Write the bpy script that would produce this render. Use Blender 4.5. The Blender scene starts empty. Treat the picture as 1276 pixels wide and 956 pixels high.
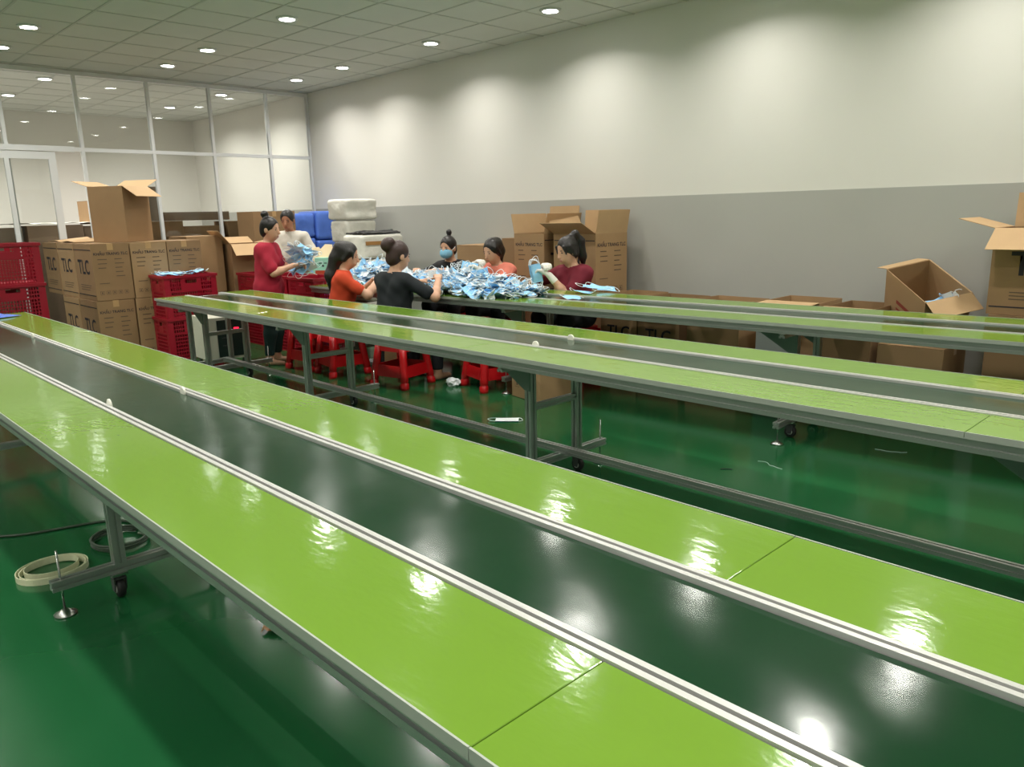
import bpy, bmesh, math, random
import numpy as np
from mathutils import Vector, Matrix

R = math.radians
rng = random.Random(7)
sc = bpy.context.scene
col = sc.collection

# ------------------------------------------------------------------ camera
CX, CY, FPX = 638.0, 478.0, 959.0
YAW, PITCH, ROLL = R(-45.92), R(12.48), R(1.31)
CAM = Vector((0, 0, 1.5))
_f = Vector((math.sin(YAW)*math.cos(PITCH), math.cos(YAW)*math.cos(PITCH), -math.sin(PITCH)))
_r0 = Vector((math.cos(YAW), -math.sin(YAW), 0))
_d0 = _f.cross(_r0)
_r = _r0*math.cos(ROLL) + _d0*math.sin(ROLL)
_d = -_r0*math.sin(ROLL) + _d0*math.cos(ROLL)
cd = bpy.data.cameras.new('camera')
cam = bpy.data.objects.new('camera', cd); col.objects.link(cam)
cam.matrix_world = Matrix(((_r.x, -_d.x, -_f.x, CAM.x), (_r.y, -_d.y, -_f.y, CAM.y), (_r.z, -_d.z, -_f.z, CAM.z), (0, 0, 0, 1)))
cd.sensor_fit = 'HORIZONTAL'; cd.sensor_width = 36.0; cd.lens = FPX/1276*36.0
cd.clip_start = 0.05; cd.clip_end = 100
sc.camera = cam

def ray(px, py): return _r*((px-CX)/FPX) + _d*((py-CY)/FPX) + _f
def atz(px, py, z):
    d = ray(px, py); return CAM + d*((z-CAM.z)/d.z)
def aty(px, py, y):
    d = ray(px, py); return CAM + d*((y-CAM.y)/d.y)
def atx(px, py, x):
    d = ray(px, py); return CAM + d*((x-CAM.x)/d.x)

# ------------------------------------------------------------------ world, exposure
w = bpy.data.worlds.new('world'); sc.world = w; w.use_nodes = True
w.node_tree.nodes['Background'].inputs[0].default_value = (0.5, 0.52, 0.5, 1)
w.node_tree.nodes['Background'].inputs[1].default_value = 0.02
sc.view_settings.view_transform = 'Standard'
sc.view_settings.look = 'None'
sc.view_settings.gamma = 1.0
sc.view_settings.use_curve_mapping = False
sc.view_settings.exposure = 0.0
LAMP_W = 15.0
LAMP_COL = (1.0, 0.965, 0.90)

ZC = 3.34      # ceiling
YW = 6.45      # back wall
XP = -11.0     # glass partition
XB = -15.3     # far wall of the room behind the glass
XR, YF = 4.6, -4.4

# ------------------------------------------------------------------ materials
def lin(c):
    return tuple((v/12.92 if v <= 0.04045 else ((v+0.055)/1.055)**2.4) for v in c)
def rgb(r, g, b): return lin((r/255, g/255, b/255))
def mat(name, c, rough=0.5, metal=0.0, coat=0.0, coat_rough=0.05, var=0.0, vscale=8.0, bump=0.0, bscale=30.0, spec=0.5, emit=None, estr=0.0, stretch=None, rvar=0.0):
    m = bpy.data.materials.new(name); m.use_nodes = True
    nt = m.node_tree; b = nt.nodes['Principled BSDF']
    b.inputs['Base Color'].default_value = (*c, 1)
    b.inputs['Roughness'].default_value = rough
    b.inputs['Metallic'].default_value = metal
    b.inputs['Specular IOR Level'].default_value = spec
    b.inputs['Coat Weight'].default_value = coat
    b.inputs['Coat Roughness'].default_value = coat_rough
    if emit:
        b.inputs['Emission Color'].default_value = (*emit, 1); b.inputs['Emission Strength'].default_value = estr
    if var or bump or rvar:
        tc = nt.nodes.new('ShaderNodeTexCoord'); src = tc.outputs['Object']
        if stretch:
            mp = nt.nodes.new('ShaderNodeMapping'); mp.inputs['Scale'].default_value = stretch
            nt.links.new(src, mp.inputs['Vector']); src = mp.outputs['Vector']
    if var or rvar:
        n = nt.nodes.new('ShaderNodeTexNoise'); n.inputs['Scale'].default_value = vscale; n.inputs['Detail'].default_value = 5
        nt.links.new(src, n.inputs['Vector'])
    if var:
        rp = nt.nodes.new('ShaderNodeValToRGB')
        rp.color_ramp.elements[0].position = 0.3; rp.color_ramp.elements[1].position = 0.7
        rp.color_ramp.elements[0].color = (*[max(0, v*(1-var)) for v in c], 1)
        rp.color_ramp.elements[1].color = (*[min(1, v*(1+var)) for v in c], 1)
        nt.links.new(n.outputs['Fac'], rp.inputs['Fac']); nt.links.new(rp.outputs['Color'], b.inputs['Base Color'])
    if rvar:
        mr = nt.nodes.new('ShaderNodeMapRange'); mr.inputs['From Min'].default_value = 0.3; mr.inputs['From Max'].default_value = 0.7
        mr.inputs['To Min'].default_value = max(0.02, rough-rvar); mr.inputs['To Max'].default_value = rough+rvar
        nt.links.new(n.outputs['Fac'], mr.inputs['Value']); nt.links.new(mr.outputs['Result'], b.inputs['Roughness'])
    if bump:
        n2 = nt.nodes.new('ShaderNodeTexNoise'); n2.inputs['Scale'].default_value = bscale; n2.inputs['Detail'].default_value = 3
        nt.links.new(src, n2.inputs['Vector'])
        bp = nt.nodes.new('ShaderNodeBump'); bp.inputs['Strength'].default_value = bump; bp.inputs['Distance'].default_value = 0.01
        nt.links.new(n2.outputs['Fac'], bp.inputs['Height']); nt.links.new(bp.outputs['Normal'], b.inputs['Normal'])
        if coat: nt.links.new(bp.outputs['Normal'], b.inputs['Coat Normal'])
    return m

M = {}
M['wall'] = mat('wall_paint', rgb(226, 224, 217), 0.75, var=0.015, vscale=1.2)
M['dado'] = mat('grey_wall_paint', rgb(176, 176, 170), 0.6, var=0.02, vscale=1.5)
M['tile'] = mat('ceiling_tile', rgb(204, 207, 200), 0.9, var=0.02, vscale=3, bump=0.1, bscale=120)
M['tbar'] = mat('ceiling_bar', rgb(184, 187, 180), 0.6)
M['floor'] = mat('green_epoxy', rgb(28, 88, 50), 0.15, var=0.13, vscale=0.9, bump=0.03, bscale=2.2, spec=0.6, rvar=0.04)
M['lime'] = mat('lime_laminate', rgb(110, 147, 48), 0.10, var=0.03, vscale=2.0, bump=0.10, bscale=17, spec=0.75, stretch=(0.7, 1.4, 1))
M['belt'] = mat('belt_green', rgb(5, 50, 25), 0.16, var=0.10, vscale=1.5, bump=0.16, bscale=4.5, spec=0.4, rvar=0.04)
M['belt_edge'] = mat('belt_edge', rgb(12, 20, 16), 0.5)
M['alu'] = mat('aluminium', rgb(176, 180, 176), 0.38, metal=0.85, bump=0.02, bscale=60)
M['alu_white'] = mat('anodised_rail', rgb(208, 208, 204), 0.34, metal=0.45)
M['edge'] = mat('edge_band', rgb(168, 174, 164), 0.4, metal=0.2)
M['slot'] = mat('slot_shade_dark', rgb(30, 32, 32), 0.7)  # near-black, paints the shade inside the rail groove
M['gusset'] = mat('gusset_plate', rgb(112, 130, 120), 0.45, metal=0.5)
M['steel'] = mat('steel', rgb(190, 190, 188), 0.25, metal=1.0)
M['rubber'] = mat('black_rubber', rgb(24, 24, 24), 0.6)
M['castor_plate'] = mat('castor_plastic', rgb(60, 62, 62), 0.4)
M['cap'] = mat('white_plastic', rgb(232, 230, 218), 0.35)
M['card'] = mat('cardboard', rgb(166, 134, 96), 0.8, var=0.05, vscale=5, bump=0.04, bscale=90)
M['card_in'] = mat('cardboard_inner', rgb(186, 154, 114), 0.8, var=0.04, vscale=6)
M['card_b'] = mat('cardboard_brown', rgb(148, 117, 82), 0.8, var=0.06, vscale=4, bump=0.04, bscale=90)
M['card_d'] = mat('cardboard_grey', rgb(138, 118, 98), 0.85, var=0.07, vscale=4)
M['ink'] = mat('print_ink', rgb(38, 34, 44), 0.7)
M['ink_soft'] = mat('print_ink_soft', rgb(96, 78, 62), 0.75)
M['ink_red'] = mat('print_red', rgb(140, 60, 44), 0.75)
M['tape'] = mat('packing_tape', rgb(186, 150, 104), 0.3)
M['tape_brown'] = mat('brown_tape', rgb(166, 122, 70), 0.35)
M['crate'] = mat('red_plastic', rgb(150, 14, 38), 0.38, var=0.05, vscale=6)
M['stool'] = mat('stool_red', rgb(190, 16, 24), 0.33, var=0.04, vscale=5)
M['beige'] = mat('beige_metal', rgb(196, 196, 178), 0.5)
M['panel_dark'] = mat('dark_panel', rgb(20, 40, 36), 0.3)
M['led'] = mat('red_led', rgb(255, 30, 50), 0.4, emit=rgb(255, 30, 60), estr=3.0)
M['blue_bale'] = mat('blue_film', rgb(84, 122, 214), 0.4, var=0.10, vscale=5, bump=0.3, bscale=14)
M['white_bale'] = mat('white_wrap', rgb(222, 220, 210), 0.45, var=0.06, vscale=9, bump=1.0, bscale=9)
M['grey_floor'] = mat('light_floor', rgb(176, 172, 166), 0.4, var=0.04, vscale=2)
M['black_film'] = mat('black_film', rgb(40, 40, 42), 0.4, bump=0.4, bscale=20)
M['mask_blue'] = mat('mask_blue', rgb(150, 204, 243), 0.8, var=0.12, vscale=14)
M['mask_white'] = mat('mask_white', rgb(232, 238, 240), 0.8, var=0.03, vscale=14)
M['table_white'] = mat('white_laminate', rgb(206, 208, 202), 0.35)
M['mint'] = mat('mint_print', rgb(150, 206, 184), 0.5)
M['band_red'] = mat('red_band', rgb(172, 62, 34), 0.5)
M['cream'] = mat('cream_paper', rgb(226, 206, 168), 0.7)
M['cable'] = mat('green_cable', rgb(58, 74, 58), 0.45)
M['strap'] = mat('strap_pvc', rgb(214, 214, 180), 0.45)
M['cyan'] = mat('blue_cloth', rgb(30, 80, 180), 0.5, var=0.2, vscale=10)
M['frame_white'] = mat('white_powder_coat', rgb(214, 216, 216), 0.35)
M['grey_board'] = mat('grey_board', rgb(150, 156, 152), 0.6)
# people
M['skin'] = mat('skin', rgb(206, 160, 132), 0.5, var=0.03, vscale=12)
M['skin_tan'] = mat('skin_tan', rgb(172, 118, 90), 0.5, var=0.03, vscale=12)
M['hair'] = mat('hair_black', rgb(26, 21, 20), 0.35, bump=0.3, bscale=120, stretch=(1, 1, 0.1))
M['hair_brown'] = mat('hair_brown', rgb(58, 38, 34), 0.4, bump=0.3, bscale=120, stretch=(1, 1, 0.1))
M['shirt_red'] = mat('shirt_crimson', rgb(160, 22, 48), 0.85, var=0.05, vscale=10)
M['shirt_orange'] = mat('shirt_orange', rgb(200, 66, 30), 0.85, var=0.05, vscale=10)
M['shirt_black'] = mat('shirt_black', rgb(20, 26, 30), 0.85)
M['shirt_black2'] = mat('shirt_charcoal', rgb(26, 26, 29), 0.85)
M['shirt_pink'] = mat('shirt_pink', rgb(224, 128, 108), 0.85, var=0.05, vscale=10)
M['shirt_maroon'] = mat('shirt_maroon', rgb(110, 18, 38), 0.85, var=0.05, vscale=10)
M['shirt_white'] = mat('shirt_offwhite', rgb(214, 208, 196), 0.85, var=0.04, vscale=18)
M['trouser'] = mat('trouser_dark', rgb(26, 30, 34), 0.85)
M['trouser_green'] = mat('trouser_teal', rgb(18, 46, 44), 0.85)
M['glove'] = mat('glove_white', rgb(226, 222, 214), 0.8)
M['eye'] = mat('eye_dark', rgb(34, 24, 22), 0.3)
M['lip'] = mat('lip', rgb(156, 74, 72), 0.5)
M['facemask'] = mat('worn_mask', rgb(128, 186, 214), 0.8)

def glass():
    m = bpy.data.materials.new('clear_glass'); m.use_nodes = True
    nt = m.node_tree; nt.nodes.clear()
    o = nt.nodes.new('ShaderNodeOutputMaterial'); mx = nt.nodes.new('ShaderNodeMixShader')
    fr = nt.nodes.new('ShaderNodeFresnel'); fr.inputs[0].default_value = 1.5
    t = nt.nodes.new('ShaderNodeBsdfTransparent'); t.inputs[0].default_value = (0.93, 0.945, 0.935, 1)
    g = nt.nodes.new('ShaderNodeBsdfGlossy'); g.inputs['Roughness'].default_value = 0.0
    nt.links.new(fr.outputs[0], mx.inputs[0]); nt.links.new(t.outputs[0], mx.inputs[1]); nt.links.new(g.outputs[0], mx.inputs[2])
    nt.links.new(mx.outputs[0], o.inputs[0])
    return m
M['glass'] = glass()

# ------------------------------------------------------------------ helpers
def link(name, me, parent=None, loc=None, rot=None):
    o = bpy.data.objects.new(name, me); col.objects.link(o)
    if parent is not None: o.parent = parent
    if loc is not None: o.location = loc
    if rot is not None: o.rotation_euler = rot
    return o
def tag(o, label=None, cat=None, group=None, kind=None):
    if label: o['label'] = label
    if cat: o['category'] = cat
    if group: o['group'] = group
    if kind: o['kind'] = kind
    return o
def thing(name, label, cat, loc=(0, 0, 0), rz=0.0, group=None):
    o = link(name, None, None, loc, (0, 0, rz)); o.empty_display_size = 0.1
    return tag(o, label, cat, group)
def part(name, bm, m, parent=None, smooth=False, loc=None, rot=None):
    me = bpy.data.meshes.new(name)
    if smooth:
        for f in bm.faces: f.smooth = True
    bm.to_mesh(me); bm.free()
    for x in (m if isinstance(m, (list, tuple)) else [m]): me.materials.append(x)
    return link(name, me, parent, loc, rot)
def share(o, parent, loc=None, rot=None):
    c = o.copy(); col.objects.link(c); c.parent = parent
    if loc is not None: c.location = loc
    if rot is not None: c.rotation_euler = rot
    return c
def copy_tree(o, parent=None):
    c = o.copy(); col.objects.link(c); c.parent = parent
    for ch in list(o.children): copy_tree(ch, c)
    return c
def BM(): return bmesh.new()
def box(bm, c, s, rot=None, mi=0):
    hx, hy, hz = s[0]/2, s[1]/2, s[2]/2
    vs = []
    for x, y, z in ((-1,-1,-1),(1,-1,-1),(1,1,-1),(-1,1,-1),(-1,-1,1),(1,-1,1),(1,1,1),(-1,1,1)):
        v = Vector((x*hx, y*hy, z*hz))
        if rot is not None: v = rot @ v
        vs.append(bm.verts.new(v + Vector(c)))
    fs = []
    for q in ((0,3,2,1),(4,5,6,7),(0,1,5,4),(1,2,6,5),(2,3,7,6),(3,0,4,7)):
        f = bm.faces.new([vs[i] for i in q]); f.material_index = mi; fs.append(f)
    return vs
def bbox(bm, lo, hi, mi=0):
    return box(bm, [(a+b)/2 for a, b in zip(lo, hi)], [b-a for a, b in zip(lo, hi)], mi=mi)
def bevel(bm, w, seg=2):
    bmesh.ops.bevel(bm, geom=list(bm.edges), offset=w, segments=seg, affect='EDGES', profile=0.7)
def frame_for(d):
    d = d.normalized(); u = Vector((0, 0, 1)) if abs(d.z) < 0.9 else Vector((1, 0, 0))
    a = u.cross(d).normalized(); b = d.cross(a).normalized()
    return a, b
def tube(bm, pts, r, n=8, closed=False, caps=True, flat=None, mi=0):
    pts = [Vector(p) for p in pts]; rings = []; N = len(pts)
    for i, p in enumerate(pts):
        if closed: d = pts[(i+1) % N] - pts[i-1]
        else: d = pts[min(i+1, N-1)] - pts[max(i-1, 0)]
        a, b = frame_for(d); rr = r[i] if isinstance(r, (list, tuple)) else r
        ra, rb = (rr, rr) if flat is None else (flat[0], flat[1])
        rings.append([bm.verts.new(p + a*ra*math.cos(t) + b*rb*math.sin(t)) for t in [2*math.pi*k/n for k in range(n)]])
    for i in range(N if closed else N-1):
        A, B = rings[i], rings[(i+1) % N]
        for k in range(n):
            f = bm.faces.new((A[k], A[(k+1) % n], B[(k+1) % n], B[k])); f.smooth = True; f.material_index = mi
    if caps and not closed:
        bm.faces.new(list(reversed(rings[0]))).material_index = mi; bm.faces.new(rings[-1]).material_index = mi
def lathe(bm, prof, n=20, c=(0, 0, 0), axis='z', mi=0, caps=True):
    rings = []
    for r, z in prof:
        ring = []
        for k in range(n):
            t = 2*math.pi*k/n; a, b = r*math.cos(t), r*math.sin(t)
            p = (a, b, z) if axis == 'z' else ((z, a, b) if axis == 'x' else (a, z, b))
            ring.append(bm.verts.new(Vector(c)+Vector(p)))
        rings.append(ring)
    for A, B in zip(rings, rings[1:]):
        for k in range(n):
            f = bm.faces.new((A[k], A[(k+1) % n], B[(k+1) % n], B[k])); f.material_index = mi; f.smooth = True
    if caps: bm.faces.new(list(reversed(rings[0]))).material_index = mi; bm.faces.new(rings[-1]).material_index = mi
    bmesh.ops.recalc_face_normals(bm, faces=list(bm.faces))
def prism(bm, poly, p0, p1, a, b, mi=0):
    """extrude the 2D polygon (in axes a, b) from p0 to p1"""
    p0, p1, a, b = Vector(p0), Vector(p1), Vector(a), Vector(b)
    A = [bm.verts.new(p0 + a*x + b*y) for x, y in poly]; B = [bm.verts.new(p1 + a*x + b*y) for x, y in poly]
    n = len(poly)
    fs = [bm.faces.new((A[i], A[(i+1) % n], B[(i+1) % n], B[i])) for i in range(n)]
    fs += [bm.faces.new(list(reversed(A))), bm.faces.new(B)]
    for f in fs: f.material_index = mi
    bmesh.ops.recalc_face_normals(bm, faces=fs)
def slot_poly(sx, sy, w=0.009, d=0.008, nx=1, ny=1):
    """outline of a T-slot aluminium extrusion; nx/ny slots along each side"""
    hx, hy = sx/2, sy/2; P = []
    def side(L, n): return [(-L + 2*L*(k+0.5)/n) for k in range(n)]
    P.append((-hx, -hy))
    for t in side(hx, nx): P += [(t-w/2, -hy), (t-w/2, -hy+d), (t+w/2, -hy+d), (t+w/2, -hy)]
    P.append((hx, -hy))
    for t in side(hy, ny): P += [(hx, t-w/2), (hx-d, t-w/2), (hx-d, t+w/2), (hx, t+w/2)]
    P.append((hx, hy))
    for t in reversed(side(hx, nx)): P += [(t+w/2, hy), (t+w/2, hy-d), (t-w/2, hy-d), (t-w/2, hy)]
    P.append((-hx, hy))
    for t in reversed(side(hy, ny)): P += [(-hx, t+w/2), (-hx+d, t+w/2), (-hx+d, t-w/2), (-hx, t-w/2)]
    return P
def alu(bm, p0, p1, sx=0.04, sy=0.04, a=None, b=None, nx=1, ny=1):
    p0, p1 = Vector(p0), Vector(p1)
    if a is None: a, b = frame_for(p1-p0)
    prism(bm, slot_poly(sx, sy, nx=nx, ny=ny), p0, p1, a, b)
_tx = {}
def text_mesh(s, size):
    if (s, size) in _tx: return _tx[(s, size)]
    cu = bpy.data.curves.new('lettering', 'FONT'); cu.body = s; cu.size = size; cu.align_x = 'CENTER'; cu.resolution_u = 3; cu.offset = size*0.018
    o = bpy.data.objects.new('lettering', cu); col.objects.link(o)
    dg = bpy.context.evaluated_depsgraph_get(); dg.update()
    me = bpy.data.meshes.new_from_object(o.evaluated_get(dg)); me.name = 'lettering'
    bpy.data.objects.remove(o); bpy.data.curves.remove(cu)
    _tx[(s, size)] = me
    return me

# ------------------------------------------------------------------ the room
bm = BM(); bbox(bm, (XB, YF, -0.1), (XP-0.03, YW, 0)); tag(part('floor', bm, M['grey_floor']), 'pale grey floor behind the glass partition', kind='structure')
bm = BM(); bbox(bm, (XP-0.03, YF, -0.1), (XR, YW, 0)); tag(part('floor', bm, M['floor']), 'glossy dark green epoxy floor', kind='structure')
bm = BM(); bbox(bm, (XB-0.1, YW, -0.1), (XR+0.1, YW+0.15, ZC+0.2)); wb = tag(part('wall_back', bm, M['wall']), 'long white wall with grey lower half', kind='structure')
bm = BM(); bbox(bm, (XB, YW-0.004, 0.0), (XR, YW, 1.63)); part('painted_dado', bm, M['dado'], wb)
bm = BM(); bbox(bm, (XB-0.15, YF, -0.1), (XB, YW, ZC+0.2)); tag(part('wall_left', bm, M['wall']), 'white end wall seen through the glass', kind='structure')
bm = BM(); bbox(bm, (XR, YF, -0.1), (XR+0.15, YW, ZC+0.2)); wr = tag(part('wall_right', bm, M['wall']), kind='structure')
bm = BM(); bbox(bm, (XR-0.004, YF, 0.0), (XR, YW-0.01, 1.63)); part('painted_dado', bm, M['dado'], wr)
bm = BM(); bbox(bm, (XB-0.15, YF-0.15, -0.1), (XR+0.15, YF, ZC+0.2)); wf = tag(part('wall_front', bm, M['wall']), kind='structure')
bm = BM(); bbox(bm, (XB, YF, 0.0), (XR-0.01, YF+0.004, 1.63)); part('painted_dado', bm, M['dado'], wf)

# ceiling: slab, grid of tees and tiles
bm = BM(); bbox(bm, (XB, YF, ZC+0.03), (XR, YW, ZC+0.2)); ceil = tag(part('ceiling', bm, M['tile']), 'suspended ceiling of square mineral tiles', kind='structure')
gx0, gy0, P = -6.66, 4.35, 0.6
xs = [gx0 + P*k for k in range(-20, 30) if XB < gx0+P*k < XR]
ys = [gy0 + P*k for k in range(-20, 10) if YF < gy0+P*k < YW]
bm = BM()
for x in xs: bbox(bm, (x-0.011, YF, ZC-0.001), (x+0.011, YW, ZC+0.012))
for y in ys: bbox(bm, (XB, y-0.011, ZC-0.0014), (XR, y+0.011, ZC+0.0116))
part('ceiling_grid', bm, M['tbar'], ceil)
LX = [-8.82, -7.04, -5.26, -3.48, -1.70, 0.08, 1.86, 3.64]
LY = [5.70, 3.98, 2.25, 0.45, -1.35, -3.15]
lamps = [(-9.96, y) for y in LY] + [(x, y) for x in LX for y in LY]
back_lamps = [(-11.76, y) for y in (5.45, 3.1, 1.2, -0.8)] + [(-13.5, y) for y in (5.35, 3.05, 1.2, -0.8)]
def in_view(p):
    v = Vector(p) - CAM; z = v.dot(_f)
    if z < 0.2: return False
    return -60 < CX + FPX*v.dot(_r)/z < 1336 and -60 < CY + FPX*v.dot(_d)/z < 1000
tile_proto = None
rest = BM()
ex, ey = [XB] + xs + [XR], [YF] + ys + [YW]
for i in range(len(ex)-1):
    for j in range(len(ey)-1):
        x0, x1, y0, y1 = ex[i], ex[i+1], ey[j], ey[j+1]
        full = abs(x1-x0-P) < 1e-3 and abs(y1-y0-P) < 1e-3
        lo, hi = (x0+0.008, y0+0.008, ZC+0.003), (x1-0.008, y1-0.008, ZC+0.018)
        if any(in_view((x, y, ZC)) for x in (x0, x1) for y in (y0, y1)):
            if full and tile_proto:
                share(tile_proto, ceil, ((x0+x1)/2, (y0+y1)/2, ZC+0.0105))
            else:
                bm = BM(); c = Vector([(a+b)/2 for a, b in zip(lo, hi)]); box(bm, (0, 0, 0), [b-a for a, b in zip(lo, hi)])
                o = part('ceiling_tile', bm, M['tile'], ceil, loc=c)
                if full: tile_proto = o
        else: bbox(rest, lo, hi)
tag(part('ceiling_tile', rest, M['tile'], ceil), kind='stuff')

# ceiling lights
def make_light():
    t = thing('ceiling_light', 'x', 'ceiling light')
    bm = BM(); lathe(bm, [(0.072, 0.0), (0.095, 0.0), (0.1, 0.006), (0.1, 0.016), (0.072, 0.016), (0.072, 0.0)], 28, caps=False); part('trim_ring', bm, M['frame_white'], t)
    bm = BM(); lathe(bm, [(0.0715, 0.004), (0.0715, 0.012)], 28); part('diffuser', bm, M['lens'], t)
    link('lamp', ld, t, (0, 0, 0.003))
    return t
M['lens'] = mat('lamp_diffuser', (0.9, 0.9, 0.9), 0.5, emit=(1, 0.98, 0.94), estr=30.0)
ld = bpy.data.lights.new('lamp', 'AREA'); ld.shape = 'DISK'; ld.size = 0.14; ld.energy = LAMP_W; ld.color = LAMP_COL; ld.spread = R(142)
ld2 = ld.copy(); ld2.energy = LAMP_W*2.2; ld2.spread = R(150)
proto_light = None
for k, (x, y) in enumerate(lamps + back_lamps):
    if proto_light is None: t = proto_light = make_light()
    else: t = copy_tree(proto_light)
    t.location = (x, y, ZC-0.0145)
    bk = (x, y) in back_lamps
    if bk: [c for c in t.children if c.type == 'LIGHT'][0].data = ld2
    if bk: lab = 'round recessed ceiling light in the room behind the glass partition'
    elif x < -9.5: lab = 'round recessed ceiling light in the line just before the glass partition'
    elif y > 5: lab = 'round recessed ceiling light in the row along the white back wall'
    elif y > 3: lab = 'round recessed ceiling light in the second row out from the back wall'
    elif y > 1.5: lab = 'round recessed ceiling light in the third row out from the back wall'
    else: lab = 'round recessed ceiling light over the aisle before the first conveyor'
    tag(t, lab, 'ceiling light', lab.replace('light', 'lights', 1))

# glass partition
wp = link('wall_partition', None, None, (XP, 0, 0)); tag(wp, 'glass partition of white aluminium frames', kind='structure')
RZ = 2.40
MY = [-4.35, -3.4, -2.2, -1.0, 0.2, 1.2, 2.38, 3.21, 4.08, 4.91, 5.76, 6.425]
for y in MY:
    bm = BM(); bbox(bm, (-0.025, y-0.02, 0), (0.025, y+0.02, ZC-0.005)); part('mullion', bm, M['frame_white'], wp)
for y0, y1 in zip(MY, MY[1:]):
    for z, hh in ((RZ, 0.045), (ZC-0.03, 0.05), (0.05, 0.1), (1.05, 0.04)):
        if z < 2 and (y0 == 2.38 or y0 == 1.2): continue
        bm = BM(); bbox(bm, (-0.022, y0+0.02, z-hh/2), (0.022, y1-0.02, z+hh/2)); part('rail', bm, M['frame_white'], wp)
    for z0, z1 in ((0.1, 1.03), (1.07, RZ-0.0225), (RZ+0.0225, ZC-0.055)):
        if z0 < 2 and (y0 == 2.38 or y0 == 1.2): continue
        bm = BM(); bbox(bm, (-0.004, y0+0.02, z0), (0.004, y1-0.02, z1)); part('pane', bm, M['glass'], wp)
# sliding glass door in front of the partition
dr = link('door_1', None, None, (XP+0.05, 0, 0)); tag(dr, 'white framed sliding glass door', kind='structure')
for name, lo, hi in (('stile', (-0.02, 2.795, 0.01), (0.02, 2.875, 2.36)), ('stile', (-0.02, 2.325, 0.12), (0.02, 2.375, 2.27)), ('stile', (-0.02, 1.25, 0.01), (0.02, 1.33, 2.36)),
                     ('door_rail', (-0.02, 1.33, 2.27), (0.02, 2.795, 2.36)), ('door_rail', (-0.02, 1.33, 0.01), (0.02, 2.795, 0.12))):
    bm = BM(); bbox(bm, lo, hi); part(name, bm, M['frame_white'], dr)
for lo, hi in (((-0.004, 2.375, 0.12), (0.004, 2.795, 2.27)), ((-0.004, 1.33, 0.12), (0.004, 2.325, 2.27))):
    bm = BM(); bbox(bm, lo, hi); part('pane', bm, M['glass'], dr)
bm = BM(); bbox(bm, (-0.024, 1.0, 2.365), (0.03, 3.1, 2.43)); part('sliding_track', bm, M['frame_white'], dr)

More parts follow.
